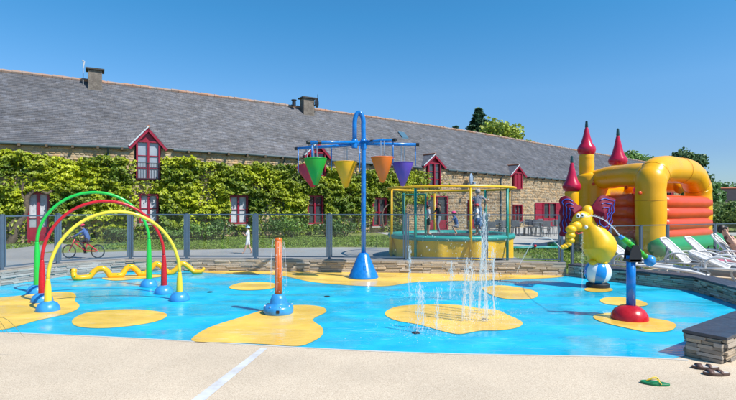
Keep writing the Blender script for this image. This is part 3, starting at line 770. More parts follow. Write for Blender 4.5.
# ------------------------------------------------------------------ creeper on the wall
r_ = np.random.default_rng(11)
def vine_leaves(N, dep0, dep1, tone):
    P_, Nn, Cs = [], [], []
    send = s_at_px(445); cnt = 0
    while cnt < N:
        s = r_.uniform(0, send); p, d, nn, ez, rz = wat(s); top = min(creeper_top(s), ez-.35)
        z = r_.uniform(0.0, top)
        pxs = CX+F*p.x/p.y
        if pxs > 392 and (r_.random() < (pxs-392)/55 or (z < 1.8 and pxs > 402)): continue
        if blocked(s, z, .03 if z > .2 else -.1): continue
        bare = mnoise.noise(Vector((s*.6, z*.9, 7)))
        lowz = z < 1.0
        if lowz and bare > -.15 and r_.random() < .85: continue
        if bare > .27 and r_.random() < .82: continue
        bulge = .5+.5*mnoise.noise(Vector((s*1.5, z*2.3, 1)))+.45*mnoise.noise(Vector((s*3.6, z*5.5, 4)))
        dd = dep0+(dep1-dep0)*max(bulge, 0)*r_.uniform(.55, 1.1)
        q = p+nn*dd; P_.append((q.x, q.y, z)); Nn.append((nn.x*.75, nn.y*.75, .55))
        hue = mnoise.noise(Vector((s*.45, z*.8, 9)))+.5*mnoise.noise(Vector((s*2.5, z*3, 2)))
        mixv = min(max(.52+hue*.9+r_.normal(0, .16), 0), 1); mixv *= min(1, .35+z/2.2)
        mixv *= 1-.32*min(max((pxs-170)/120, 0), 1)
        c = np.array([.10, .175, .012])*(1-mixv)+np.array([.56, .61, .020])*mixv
        Cs.append(c*r_.uniform(.75, 1.2)*tone); cnt += 1
    return P_, Nn, Cs
VINE = mat('creeper_leaf', (1, 1, 1), .5, attr='tone', trans=.28)
vt = thing('wall_creeper', 'dense yellow-green creeper covering the left half of the farmhouse wall', 'climbing plant', tuple(wat(s_at_px(15))[0]))
P1, N1, C1 = vine_leaves(46000, .06, .80, 1.0)
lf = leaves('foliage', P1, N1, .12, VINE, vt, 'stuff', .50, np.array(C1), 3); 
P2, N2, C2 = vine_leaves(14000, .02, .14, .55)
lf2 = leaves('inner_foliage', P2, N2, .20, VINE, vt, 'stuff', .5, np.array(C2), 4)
for o in (lf, lf2): o.matrix_parent_inverse = vt.matrix_world.inverted(); o.location = Vector((0, 0, 0))-vt.location; o.matrix_parent_inverse = Matrix.Identity(4)
def wl(px, py, out=.35): s = s_at_px(px); p, d, nn, ez, rz = wat(s); q = p+nn*out; return Vector((q.x, q.y, CH-(py-HZ)/F*q.y))-vt.location
bm = nb(); rr2 = random.Random(2)
for path, r0, r1 in [([(10, 246), (14, 238), (17, 228), (24, 218), (27, 208), (28, 198), (33, 192), (40, 190.5), (48, 194)], .17, .07),
                     ([(14, 238), (12, 226), (18, 218), (20, 210)], .10, .05), ([(27, 205), (23, 192), (25, 182)], .07, .04), ([(48, 194), (54, 190), (60, 186)], .07, .03),
                     ([(380, 228), (379, 214), (383, 206), (390, 203)], .06, .03)]:
    bm = nb(); tube(bm, catmull([wl(x, y, .38) for x, y in path], 5), lambda t, a=r0, b=r1: a+(b-a)*t, 9); obj('stem', bm, BARK, vt, smooth=True)
# shrubs at the wall foot
SHR = mat('shrub_leaf', (1, 1, 1), .5, attr='tone', trans=.25)
def leaf_cloud(center, rad, N, rr, shell=.55, squash=.85):
    u = rr.normal(0, 1, (N, 3)); u /= np.linalg.norm(u, axis=1)[:, None]; rad_ = (shell+(1-shell)*rr.random(N))[:, None]
    lump = 1+.22*np.sin(u[:, 0:1]*5+center[0])*np.cos(u[:, 2:3]*4+center[1])
    pts = np.asarray(center)+u*rad_*lump*np.array([rad, rad, rad*squash]); return pts, u
def shrub(px, py, w_, h_, label, col, D=None, n_=900, lsz=.09, grp=None, name='shrub', cat='shrub'):
    g = G(px, py); rr = np.random.default_rng(int(px*10)); t = thing(name, label, cat, (g.x, g.y, 0), group=grp)
    P_, N_ = [], []
    for k in range(6):
        c = (rr.uniform(-.5, .5)*w_*.7, rr.uniform(-.3, .3)*w_*.5, h_*rr.uniform(.3, .62)); a, b_ = leaf_cloud(c, h_*rr.uniform(.32, .44), n_//6, rr); P_.append(a); N_.append(b_)
    P_ = np.vstack(P_); N_ = np.vstack(N_); P_[:, 2] = np.abs(P_[:, 2])+.02
    cc = 1.8*np.array(col)*rr.uniform(.6, 1.35, (len(P_), 1)); leaves('foliage', P_, N_, lsz, SHR, t, 'stuff', .7, cc, 5)
    bm = nb()
    for k in range(5): tube(bm, [(0, 0, -.02), (rr.uniform(-.3, .3)*w_, rr.uniform(-.2, .2)*w_, h_*.6)], .02, 5)
    obj('stem', bm, BARK, t); return t
gd = (.055, .10, .025); gm = (.09, .16, .03)
for px, py, w_, h_, l, c in [(200, 240.5, 1.6, .9, 'green shrub at the wall foot left of the white curtained window', gm), (222, 240, 1.3, 1.1, 'bushy shrub at the wall foot under the left edge of the curtained window', gd),
    (268, 238.5, 1.6, 1.2, 'dark shrub at the wall foot right of the curtained window', gd), (292, 238, 1.4, 1.3, 'tall dark shrub left of the window under the green bucket', gm),
    (325, 237.5, 1.8, 1.1, 'rounded shrub just right of the window under the green bucket', gd), (346, 237, 1.6, 1.0, 'dark shrub behind the blue bucket pole', gd), (172, 242, 1.4, .7, 'low shrub between the red hoop and the door window', gm),
    (394, 235.5, 1.3, .8, 'low shrub at the left edge of the trampoline', gd), (120, 243, 1.5, .8, 'low shrub at the wall foot behind the cyclist', gd)]:
    shrub(px, py, w_, h_, l, c)

# ------------------------------------------------------------------ trees beyond
def tree(loc, H, cr_w, trunk_h, n_, lsz, col, label, seed, kind='broad', grp=None):
    rr = np.random.default_rng(seed); t = thing('conifer_tree' if kind == 'conifer' else 'broadleaf_tree', label, 'tree', loc, group=grp)
    bm = nb(); tube(bm, [(0, 0, -.2), (.1, 0, trunk_h), (.0, .1, H*.8)], lambda q: H*.03*(1-q*.8), 8)
    P_, N_ = [], []
    if kind == 'conifer':
        for k in range(34):
            z = H*(.18+.81*k/34); wd = cr_w*(1-k/34.5)*rr.uniform(.7, 1.15)+.08
            for j in range(8):
                a = rr.uniform(0, 6.28); tip = Vector((math.cos(a)*wd, math.sin(a)*wd, z-wd*.18)); tube(bm, [(0, 0, z), tip], .04, 4)
                m_ = n_//(34*8); tt = rr.random(m_)**.6; pts = np.array([(tip.x*q, tip.y*q, z+(tip.z-z)*q) for q in tt])+rr.normal(0, wd*.06+.07, (m_, 3))*np.array([1, 1, .5]); P_.append(pts); N_.append(np.tile([0, 0, 1.0], (m_, 1)))
    else:
        for k in range(16):
            a = rr.uniform(0, 6.28); q = rr.uniform(.2, .85); z = trunk_h+(H-trunk_h)*rr.uniform(.1, .85); fr = math.sin(math.pi*min(max((z-trunk_h)/(H-trunk_h), .15), .95))
            c = (math.cos(a)*cr_w*q*fr*.8, math.sin(a)*cr_w*q*fr*.8, z); tube(bm, [(0, 0, trunk_h*.8), (c[0]*.5, c[1]*.5, (trunk_h+z)/2), c], lambda u: H*.012*(1.2-u), 5)
            pts, u = leaf_cloud(c, cr_w*rr.uniform(.24, .42), n_//16, rr, .35); P_.append(pts); N_.append(u)
    obj('trunk', bm, BARK, t); P_ = np.vstack(P_); N_ = np.vstack(N_)
    cc = 2.3*np.array(col)*rr.uniform(.55, 1.5, (len(P_), 1)); leaves('crown', P_, N_, lsz, SHR, t, 'stuff', .6, cc, seed+1)
    return t
def base(px, D): return ((px-CX)/F*D, D, 0)
def zt(py, D): return CH-(py-HZ)/F*D
tree(base(479, 64), zt(105.5, 64), 6.2, 3, 36000, .30, (.028, .062, .034), 'dark pointed conifer rising behind the slate ridge', 1, 'conifer')
tree(base(456, 75), zt(123.5, 75), 4.6, 3, 16000, .28, (.03, .065, .04), 'top of a small conifer just showing left of the taller one', 2, 'conifer')
tree(base(497, 62), zt(121.5, 62), 5.2, 4, 9000, .42, (.17, .20, .03), 'yellow-green round tree right of the dark conifer behind the ridge', 3)
tree(base(628, 75), zt(151, 75), 4.5, 3, 5000, .4, (.09, .15, .04), 'light green tree behind the bouncy castle beam', 4)
tree(base(572, 80), zt(143, 80), 3.6, 3, 4000, .4, (.09, .15, .04), 'small green tree top just over the ridge left of the castle spires', 14)
tree(base(648, 80), zt(154, 80), 4.5, 3, 5000, .4, (.07, .12, .04), 'green tree between the beam and the arch of the bouncy castle', 5)
tree(base(689, 52), zt(153, 52), 3.4, 3, 6000, .36, (.045, .08, .03), 'tall dark tree above the right shoulder of the castle arch', 6)
tree(base(703, 48), zt(176, 48), 2.0, 1.0, 7000, .34, (.05, .10, .03), 'full green tree right of the castle arch', 7)
tree(base(724, 66), zt(187, 66), 4.6, 1.2, 5000, .38, (.05, .10, .03), 'tree behind the dark roofed house', 8)
tree(base(762, 66), zt(184, 66), 5.5, 1.5, 5000, .38, (.05, .10, .03), 'tree just outside the right edge behind the house', 18)
for i, (px, D, H, wd) in enumerate([(700, 40, 2.6, 2.6), (712, 36, 2.2, 2.4), (727, 33, 2.0, 2.6), (742, 32, 2.3, 2.6)]):
    x, y, _ = base(px, D); rr = np.random.default_rng(90+i)
    t = thing('hedge_bush', ['bush at the foot of the castle arch', 'dark bush right of the orange castle wall', 'clipped bush above the sunbather', 'bush at the right edge above the loungers'][i], 'bush', (x, y, 0))
    P_, N_ = [], []
    for k in range(8):
        a, b_ = leaf_cloud((rr.uniform(-1, 1)*wd*.5, rr.uniform(-.5, .5)*wd, H*rr.uniform(.3, .62)), H*rr.uniform(.34, .42), 500, rr); P_.append(a); N_.append(b_)
    P_ = np.vstack(P_); P_[:, 2] = np.abs(P_[:, 2]); leaves('foliage', P_, np.vstack(N_), .16, SHR, t, 'stuff', .7, np.array((.15, .23, .05))*rr.uniform(.6, 1.5, (len(P_), 1)), i)
    bm = nb(); tube(bm, [(0, 0, 0), (0.1, 0, H*.6)], .07, 6); obj('trunk', bm, BARK, t)
# treeline closing the far side
rr = np.random.default_rng(55); P_ = []; N_ = []
for k in range(70):
    a = rr.uniform(-1.35, 1.35); D = rr.uniform(115, 150); c = (math.sin(a)*D*1.3, math.cos(a)*D, rr.uniform(1, 4)); 
    p_, n_ = leaf_cloud(c, rr.uniform(3, 5), 420, rr, .5, .8); P_.append(p_); N_.append(n_)
P_ = np.vstack(P_); P_[:, 2] = np.abs(P_[:, 2])
t = leaves('far_treeline', P_, np.vstack(N_), .9, SHR, None, 'stuff', .7, np.array((.09, .15, .045))*rr.uniform(.6, 1.4, (len(P_), 1)), 77); tag(t, 'low line of far trees closing the horizon', 'trees')
# far house at the right edge
x, y, _ = base(747, 52); fh = thing('far_house', 'low house with dark slate roof and red ridge at the right edge', 'building', (x, y, 0), R(-8))
bm = nb(); box(bm, (0, 0, .9), (7, 5, 2.4)); obj('wall', bm, WALLM, fh)
bm = nb(); zz0, zz1 = 1.3, 3.55
v = [bm.verts.new(q) for q in [(-3.9, -3, zz0), (3.9, -3, zz0), (3.4, 0, zz1), (-3.4, 0, zz1), (3.9, 3, zz0), (-3.9, 3, zz0)]]
for f in [(0, 1, 2, 3), (3, 2, 4, 5), (0, 3, 5), (1, 4, 2)]: bm.faces.new([v[i] for i in f])
rf = obj('roof', bm, mat('far_roof', (.022, .020, .026), .95, var=.3, vscale=2), fh)
bm = nb(); tube(bm, [(-3.5, 0, zz1+.05), (3.5, 0, zz1+.05)], .12, 6); obj('ridge', bm, mat('far_ridge', (.42, .13, .07), .8), rf)
bm = nb(); box(bm, (-1.2, -2.53, .8), (.9, .06, 1.0)); obj('window', bm, PANED, fh)
# ------------------------------------------------------------------ water hoops
def dome(r, h): 
    bm = nb(); lathe(bm, [(r, 0), (r, .015), (r*.96, h*.35), (r*.80, h*.68), (r*.5, h*.92), (r*.2, h), (0, h)], 24); return bm
def hoop(label, a, b, top, sh, m, tr=.027, br=.055, arch_r=None):
    a = Vector(a); b = Vector(b); c = (a+b)/2; c.z = 0
    t = thing('water_hoop', label, 'water arch', c, group='coloured water hoops')
    d = (b-a); d.z = 0; hw = d.length/2; d.normalize()
    pts = []
    for sgn in (1,):
        n_ = 40
        for k in range(n_+1):
            an = math.pi*(1-k/n_); pts.append(d*math.cos(an)*hw+Vector((0, 0, sh+(top-sh-tr)*math.sin(an)**1.0)))
    bm = nb(); tube(bm, pts, tr, 12); obj('arch_tube', bm, m, t, smooth=True)
    for sg in (-1, 1):
        q = d*hw*sg
        bm = nb(); lathe(bm, [(br*.85, .08), (br, .12), (br*.92, sh*.55), (br*.80, sh*.8), (tr*1.15, sh*1.02), (tr*1.05, sh+.03), (0, sh+.03)], 16); o = obj('sleeve', bm, m, t, smooth=True); o.location = q
        o = obj('dome_foot', dome(.165, .15), LBLUE, t, smooth=True); o.location = (q.x, q.y, .008)
    return t
hoop('tall green water hoop with blue domed feet, farthest of the three', G(37, 293), G(149, 286.5), 1.91, .92, GREENP)
hoop('red water hoop with blue domed feet, between the green and the yellow one', G(42, 302), G(164, 293.5), 1.73, .68, REDP)
hoop('yellow water hoop with blue domed feet, nearest of the three', G(48, 311), G(179.6, 300.5), 1.55, .46, YELP)

# ------------------------------------------------------------------ wavy worm
wp_ = [(73.5, 270.3, 10.75), (75, 276.5, 10.7), (80, 279.3, 10.7), (88, 277.5, 10.8), (95, 269.8, 10.9), (101.8, 267.3, 10.95), (107, 270, 11.0), (112, 276.3, 11.05), (120, 276.3, 11.1), (126, 268, 11.2), (131, 265.5, 11.25), (136, 268.6, 11.3), (142, 274.3, 11.35),
       (148, 270.3, 11.4), (156, 263, 11.45), (163, 266.5, 11.5), (169, 272.3, 11.55), (176, 268.5, 11.6), (182, 262.5, 11.65), (189, 266.2, 11.7), (195.5, 271.6, 11.72), (201, 270.5, 11.75), (204.5, 267, 11.8)]
wo = wp_[0]; w0 = P(80, 279, 10.7); w0.z = 0
t = thing('play_worm', 'long yellow wavy play snake along the back left edge of the splash pad', 'play snake', w0)
bm = nb(); pp = catmull([P(x, y+1.0, D)-w0 for x, y, D in wp_], 6)
pp = [Vector((p.x, p.y, max(p.z, .055))) for p in pp]
tube(bm, pp, lambda q: .062*(1-.45*max(0, (q-.86)/.14))*(.75+.25*min(q/.03, 1)), 12)
o = obj('body', bm, YELD, t, smooth=True)
for k, idx in enumerate(range(8, len(pp)-14, 13)):
    p = pp[idx]; bm = nb(); ball(bm, p+Vector((0, -.052, .03)), .02, 1.2, .5, .8, 8); obj('green_spot', bm, GREENP, t, smooth=True)
bm = nb(); ball(bm, pp[0]+Vector((.0, 0, .0)), .075, 1.0, .9, .95, 12); obj('head', bm, YELD, t, smooth=True)
for sg in (-1, 1):
    bm = nb(); ball(bm, pp[0]+Vector((-.02, -.055, .035+sg*.018)), .016, seg=8); obj('eye', bm, BLACK, t)

# ------------------------------------------------------------------ orange spray post
c = G(278.5, 313.5); t = thing('spray_post', 'orange spray post on a stepped light blue base, water sheeting down round it', 'spray post', (c.x, c.y, .008))
bm = nb(); lathe(bm, [(.215, 0), (.222, .015), (.222, .09), (.19, .125), (.135, .14), (.125, .16), (.118, .21), (.09, .27), (.06, .29), (0, .29)], 32)
b_ = obj('base', bm, LBLUE, t, smooth=True)
bm = nb(); box(bm, (.03, -.220, .06), (.045, .02, .045), bevel=.004); obj('port', bm, BLACK, b_)
for a in range(8):
    an = a*math.pi/4+.3; bm = nb(); lathe(bm, [(0, .01), (.010, .01), (.012, 0)], 8, (math.cos(an)*.2, math.sin(an)*.2, .118)); obj('bolt', bm, WHITEP, b_)
bm = nb(); tube(bm, [(0, 0, .28), (0, 0, 1.10)], .052, 18); obj('post', bm, ORAP, t, smooth=False)
for ch in t.children:
    if ch.name.startswith('post'): ch.data.polygons.foreach_set('use_smooth', [len(p.vertices) == 4 for p in ch.data.polygons])
bm = nb(); lathe(bm, [(.056, 1.09), (.058, 1.12), (.03, 1.13), (0, 1.13)], 16); obj('cap', bm, ORAP, t, smooth=True)
def water_sheet(name, label, loc, n_, r0, r1, z0, z1, seed, parent=None):
    rr = random.Random(seed); bm = nb()
    for k in range(n_):
        a = rr.uniform(0, 6.283); zt_ = z1-rr.uniform(0, .05); zb = z0+rr.uniform(0, (z1-z0)*.4); pts = []
        for q in range(7):
            u = q/6; rad = r0+(r1-r0)*u**.6+rr.uniform(-.003, .003); pts.append((math.cos(a)*rad, math.sin(a)*rad, zt_+(zb-zt_)*u))
        tube(bm, pts, rr.uniform(.001, .0022), 4)
    for k in range(n_*9):
        a = rr.uniform(0, 6.283); u = rr.random(); rad = r0+(r1-r0)*u**.6+rr.gauss(0, .012)
        bmesh.ops.create_icosphere(bm, subdivisions=1, radius=rr.uniform(.0025, .006), matrix=Matrix.Translation((math.cos(a)*rad, math.sin(a)*rad, z1+(z0-z1)*u)) @ Matrix.Diagonal((1, 1, 2, 1)))
    o = obj(name, bm, DROP); o.location = loc
    return tag(o, label, 'water')
water_sheet('water_curtain', 'clear bell of water falling round the orange post', (c.x, c.y, 0), 16, .085, .125, .28, 1.12, 3)

# ------------------------------------------------------------------ tipping bucket tower
c = G(363.5, 278); hub = Vector((-.135, 0, 3.02)); t = thing('bucket_tower', 'tall blue tipping-bucket tower with hooked top on a blue cone foot', 'water play tower', (c.x, c.y, .008))
bm = nb(); lathe(bm, [(.335, 0), (.34, .02), (.33, .04), (.12, .52), (.085, .56), (0, .56)], 28); f = obj('cone_foot', bm, BLUEP, t, smooth=True)
bm = nb(); box(bm, (.03, -.235, .25), (.06, .02, .10), rot=Matrix.Rotation(R(-24), 4, 'X'), bevel=.004); obj('hatch', bm, BLUEP, f)
pts = [(.0, 0, .5), (.0, 0, 2.0), (.0, 0, 3.2), (-.005, 0, 3.42)]+[(-.10+.10*math.cos(a), 0, 3.46+.26*math.sin(a)) for a in [R(x) for x in range(10, 180, 14)]]+[(-.20, 0, 3.4), (-.20, 0, 3.0)]
bm = nb(); tube(bm, pts, .052, 14); obj('pole', bm, BLUEP, t, smooth=True)
bm = nb(); lathe(bm, [(.068, 2.90), (.07, 2.92), (.07, 3.1), (.055, 3.12)], 14); lathe(bm, [(.068, 2.92), (.07, 2.94), (.07, 3.1), (.055, 3.12)], 14, (-.20, 0, 0)); box(bm, (-.1, 0, 3.02), (.26, .07, .10), bevel=.02); obj('hub', bm, BLUEP, t, smooth=True)
def loc_(px, py, D): return P(px, py, D)-Vector((c.x, c.y, .008))
tips = {'fl': loc_(297, 148.5, 11.7), 'fr': loc_(417, 144.6, 10.9), 'bl': loc_(309, 142.2, 10.45), 'br': loc_(394, 140.1, 10.35)}
hz_ = 3.0
hb = Vector((-.1, 0, 3.02))
arms = [('fl', hb+Vector((-.04, .03, -.02))), ('fr', hb+Vector((.04, .0, 0))), ('bl', hb+Vector((-.05, -.02, .03))), ('br', hb+Vector((.05, -.03, .03)))]
for k, h_ in arms:
    e = tips[k]; bm = nb(); tube(bm, [h_, e], .034, 12); a_ = obj('arm', bm, BLUEP, t, smooth=True)
    d = (e-h_).normalized(); bm = nb(); tube(bm, [e-d*.02, e+d*.05], .038, 12); obj('end_cap', bm, BLACK, a_)
    q = h_.lerp(e, .8 if k in ('bl',) else .35); bm = nb(); tube(bm, [q-d*.04, q+d*.04], .040, 12); obj('clamp', bm, BLACK if k[0] == 'b' else BLUEP, a_)
bm = nb(); tube(bm, [tips['br'].lerp(hb, .72), tips['br'].lerp(hb, .30)+Vector((0, 0, .03))], .03, 10); obj('arm', bm, BLUEP, t, smooth=True)
cid = Vector((c.x, c.y, .008))
def bucket(label, top, bot, D, wpx, m, k, hang, tilt=0, group='tipping buckets'):
    a = P(*top, D); b2 = P(*bot, D); r_ = wpx/2/F*D; hgt = (a-b2).length; d = (b2-a).normalized()
    o = thing('tipping_bucket', label, 'water bucket', a, group=group)
    qt = Vector((0, 0, -1)).rotation_difference(d).to_matrix().to_4x4()
    bm = nb(); lathe(bm, [(r_*.93, -.02), (r_*.965, 0), (r_, .006), (r_*1.0, -.02), (.05, -hgt*.97), (.0, -hgt), ], 30)
    lathe(bm, [(r_*.965, -.002), (.04, -hgt*.93), (0, -hgt*.94)], 30)
    bo = obj('cone', bm, m, o, smooth=True); bo.rotation_euler = qt.to_euler()
    bm = nb(); bmesh.ops.create_circle(bm, cap_ends=False, segments=30, radius=r_)
    bm.free(); bm = nb(); tube(bm, [(math.cos(x)*r_, math.sin(x)*r_, 0) for x in [2*math.pi*i/30 for i in range(30)]], .010, 6, closed=True); ro_ = obj('rim', bm, m, o, smooth=True); ro_.rotation_euler = qt.to_euler()
    bm = nb()
    for q in hang: tube(bm, [(q[0], q[1], q[2]), (q[3], q[4], q[5])], .010, 6)
    if hang: obj('hanger', bm, mat('hanger_steel', (.45, .48, .52), .35, metal=.6), o)
    return o, r_, hgt
def hangs(r_, top, D, up): return [(-.035, 0, up, -.035, 0, -.12), (.035, 0, up, .035, 0, -.12), (-.035, 0, -.12, .035, 0, -.12)]
RB = mat('bucket_green', (0.012, 0.36, 0.035), .35, var=.15, vscale=4); YB = mat('bucket_yellow', (0.86, 0.44, 0.006), .35, var=.15, vscale=4)
OB = mat('bucket_orange', (0.78, 0.16, 0.012), .35, var=.15, vscale=4); PB = mat('bucket_purple', (0.11, 0.06, 0.42), .35, var=.15, vscale=4); CB = mat('bucket_crimson', (0.45, 0.01, 0.05), .35, var=.15, vscale=4)
bucket('green cone-shaped tipping bucket hanging at the left of the tower', (315.4, 158.8), (315.8, 185.5), 10.6, 22.6, RB, 0, hangs(0, 0, 0, .34))
bucket('crimson cone bucket tilted behind the green one', (306.5, 164.5), (313.2, 187.5), 11.9, 22, CB, 0, [(.02, 0, .40, .02, 0, -.12)])
bucket('yellow cone-shaped tipping bucket left of the blue pole', (345.6, 162), (345.8, 188), 11.25, 23.5, YB, 0, hangs(0, 0, 0, .34))
bucket('orange cone-shaped tipping bucket right of the blue pole', (382.5, 157.5), (382.5, 182.8), 10.45, 23, OB, 0, hangs(0, 0, 0, .36))
bucket('purple cone-shaped tipping bucket at the right end of the tower', (402.8, 162.8), (402.8, 186.3), 11.0, 21, PB, 0, hangs(0, 0, 0, .38))
for (px, y0, y1, D) in [(298.2, 149, 173, 11.65), (312, 143, 163, 10.5), (331.5, 147.5, 170, 11.4), (359.6, 146, 172, 11.3), (393, 140.5, 163, 10.35), (415.4, 145, 166, 10.95)]:
    a = P(px, y0, D)-cid; b2 = P(px, y1, D)-cid; bm = nb(); tube(bm, [a, b2], .012, 6); obj('drop_pipe', bm, BLUEP, t, smooth=True)

# ------------------------------------------------------------------ water cannon
c = G(629.5, 319.5); t = thing('water_cannon', 'blue post water cannon on a red dome with green barrel and blue ball', 'water cannon', (c.x, c.y, .008))
o = obj('dome_base', dome(.245, .20), REDP, t, smooth=True)
bm = nb(); tube(bm, [(.02, 0, .16), (.02, 0, .90)], .062, 18); obj('post', bm, BLUEP, t, smooth=True)
def lc(px, py, D=None): return P(px, py, D or c.y)-Vector((c.x, c.y, .008))
bm = nb()
yy = .085
for sg in (-1, 1):
    v = [lc(626.3, 261.5), lc(638.6, 261.5), lc(638.0, 251), lc(635.0, 245), lc(630.5, 244.5), lc(627.6, 251)]
    fa = [bm.verts.new(q+Vector((0, sg*yy, 0))) for q in v]; fb = [bm.verts.new(q+Vector((0, sg*(yy-.02), 0))) for q in v]
    bm.faces.new(fa); bm.faces.new(fb[::-1]); [bm.faces.new((fa[i], fa[(i+1) % 6], fb[(i+1) % 6], fb[i])) for i in range(6)]
q = lc(632.4, 260); box(bm, (q.x, 0, q.z), (.17, .17, .05), bevel=.01); bmesh.ops.recalc_face_normals(bm, faces=bm.faces); obj('cradle', bm, BLACK, t)
a, b2 = lc(622.5, 238.2), lc(647.5, 258.5)
bm = nb(); tube(bm, [a, a.lerp(b2, .03), b2], .038, 16); br = obj('barrel', bm, mat('lime_green', (.08, .46, .03), .3, var=.1), t, smooth=True)
for u in (.1, .3, .5, .75):
    d = (b2-a).normalized(); q = a.lerp(b2, u); bm = nb(); tube(bm, [q-d*.008, q+d*.008], .041, 16); obj('band', bm, GREENP, br)
d = (b2-a).normalized(); bm = nb(); tube(bm, [a-d*.055, a-d*.05, a+d*.02], lambda q: .014+.022*q, 14); obj('nozzle', bm, LBLUE, t, smooth=True)
bm = nb(); ball(bm, lc(649.7, 260.6), .08, seg=22); obj('ball_grip', bm, LBLUE, t, smooth=True)
noz = P(621, 237.2, c.y)

# ------------------------------------------------------------------ elephant on a striped ball
c = G(597.6, 287.5); E0 = Vector((c.x, c.y, .008)); t = thing('elephant_statue', 'yellow elephant fountain with maroon ears balancing on a blue and white ball', 'elephant statue', E0)
D = c.y
def el(px, py, dd=0): return P(px, py, D+dd)-E0
bm = nb(); lathe(bm, [(.215, 0), (.22, .01), (.22, .07), (.20, .085), (0, .085)], 28); obj('ring_base', bm, BLACK, t, smooth=False)
STRIPE = bpy.data.materials.new('blue_white_beach_ball'); STRIPE.use_nodes = True; n = STRIPE.node_tree.nodes; L = STRIPE.node_tree.links
STRIPE.node_tree.nodes['Principled BSDF'].inputs['Roughness'].default_value = .2
wm_ = mat('white_gloss', (.78, .79, .80), .2, var=.06); bmn = mat('ball_blue', (.015, .25, .65), .2, var=.06)
for k in range(8):            # eight gores, blue and white by turns
    bm = nb(); a0 = k*math.pi/4-.55; r_ = .255; nv = 12; na = 5; grid = []
    for i in range(nv+1):
        th = math.pi*i/nv; grid.append([bm.verts.new((math.cos(a0+math.pi/4*j/na)*math.sin(th)*r_, math.sin(a0+math.pi/4*j/na)*math.sin(th)*r_, math.cos(th)*r_)) for j in range(na+1)])
    for i in range(nv):
        for j in range(na): bm.faces.new((grid[i][j], grid[i+1][j], grid[i+1][j+1], grid[i][j+1]))
    bmesh.ops.remove_doubles(bm, verts=bm.verts, dist=1e-5)
    q = obj('ball_panel', bm, [wm_ if k % 2 else bmn], t, smooth=True); q.location = (0, 0, .30); q.rotation_euler = (R(6), R(8), 0)
EY = mat('elephant_yellow', (0.95, 0.515, 0.006), .38, var=.12, vscale=5, rvar=.1)
# body: one surface through skin chain
bv = [el(598.2, 264.5), el(598.6, 260), el(599, 253), el(598.6, 245), el(594.5, 235), el(589.5, 225), el(586, 216)]
br_ = [.14, .20, .285, .325, .245, .16, .12]
pts = catmull([p for p in bv], 5)
def interp(vals, q):
    x = q*(len(vals)-1); i = min(int(x), len(vals)-2); f = x-i; p0, p1, p2, p3 = vals[max(i-1, 0)], vals[i], vals[i+1], vals[min(i+2, len(vals)-1)]
    return .5*((2*p1)+(p2-p0)*f+(2*p0-5*p1+4*p2-p3)*f*f+(-p0+3*p1-3*p2+p3)*f**3)
bm = nb(); tube(bm, pts, lambda q: interp(br_, q)*(1 if q < .985 else .8), 28); bo = obj('body', bm, EY, t, smooth=True)
for fx in (592.5, 603):
    bm = nb(); ball(bm, el(fx, 262.2, -.10), .075, 1, 1.2, .8, 16); obj('foot', bm, EY, t, smooth=True)
hd = el(582, 221, -.12)
bm = nb(); ball(bm, hd, .175, 1.08, .95, 1.12, 24, rot=Matrix.Rotation(R(25), 4, 'Y')); ball(bm, el(587.5, 212.5, -.06), .12, 1, .95, 1.2, 20); ball(bm, el(575.5, 226, -.2), .115, 1.1, .95, .9, 18); he = obj('head', bm, EY, t, smooth=True)
for (x, y, s_) in [(571.0, 229.5, .098), (570.4, 235.4, .088), (570.4, 240.6, .076), (568.0, 244.2, .066), (565.0, 246.4, .060), (562.4, 247.2, .052)]:
    bm = nb(); ball(bm, el(x, y, -.26), s_, 1.05, 1, .82, 16); obj('trunk_ring', bm, EY, t, smooth=True)
bm = nb(); tube(bm, [el(560.8, 247.5, -.26), el(560.2, 247.6, -.26)], .022, 10); obj('trunk_tip', bm, BLACK, t)
for (x, y, dd) in [(578.3, 215.8, -.285), (582.6, 215.0, -.27)]:
    bm = nb(); ball(bm, el(x, y, dd), .046, .9, .5, 1, 14); e_ = obj('eye', bm, wm_, t, smooth=True)
    bm = nb(); ball(bm, el(x-.2, y+.35, dd-.022), .020, 1, .5, 1, 10); obj('pupil', bm, BLACK, e_, smooth=True)
bm = nb(); ball(bm, el(586, 227.2, -.29), .045, .8, .8, .8, 12); obj('tusk', bm, wm_, t, smooth=True)
bm = nb(); tube(bm, catmull([el(575.5, 231.5, -.31), el(578, 233.8, -.30), el(582.5, 232.5, -.29)], 5), .013, 8); obj('mouth', bm, REDP, t, smooth=True)
EARM = mat('ear_maroon', (.20, .006, .03), .6, var=.3, vscale=6, spec=.2); EARB = mat('ear_blue', (.02, .10, .52), .3, var=.1)
ear_l = [(582.5, 208), (577, 204.5), (571, 198.5), (566, 196.8), (561.2, 200.5), (562.6, 207), (561.2, 213), (563.4, 218), (561.4, 224), (562.6, 229), (561.4, 234), (566, 235.5), (571, 232), (576, 225), (579, 216)]
ear_r = [(590.5, 210), (594, 203), (599, 197.2), (604, 196.4), (608, 198.2), (613.5, 200.3), (611.5, 205), (613, 211), (609.5, 216), (611, 222), (608.5, 226), (608, 231), (604, 235), (598, 231.5), (594, 227.5), (593, 219)]
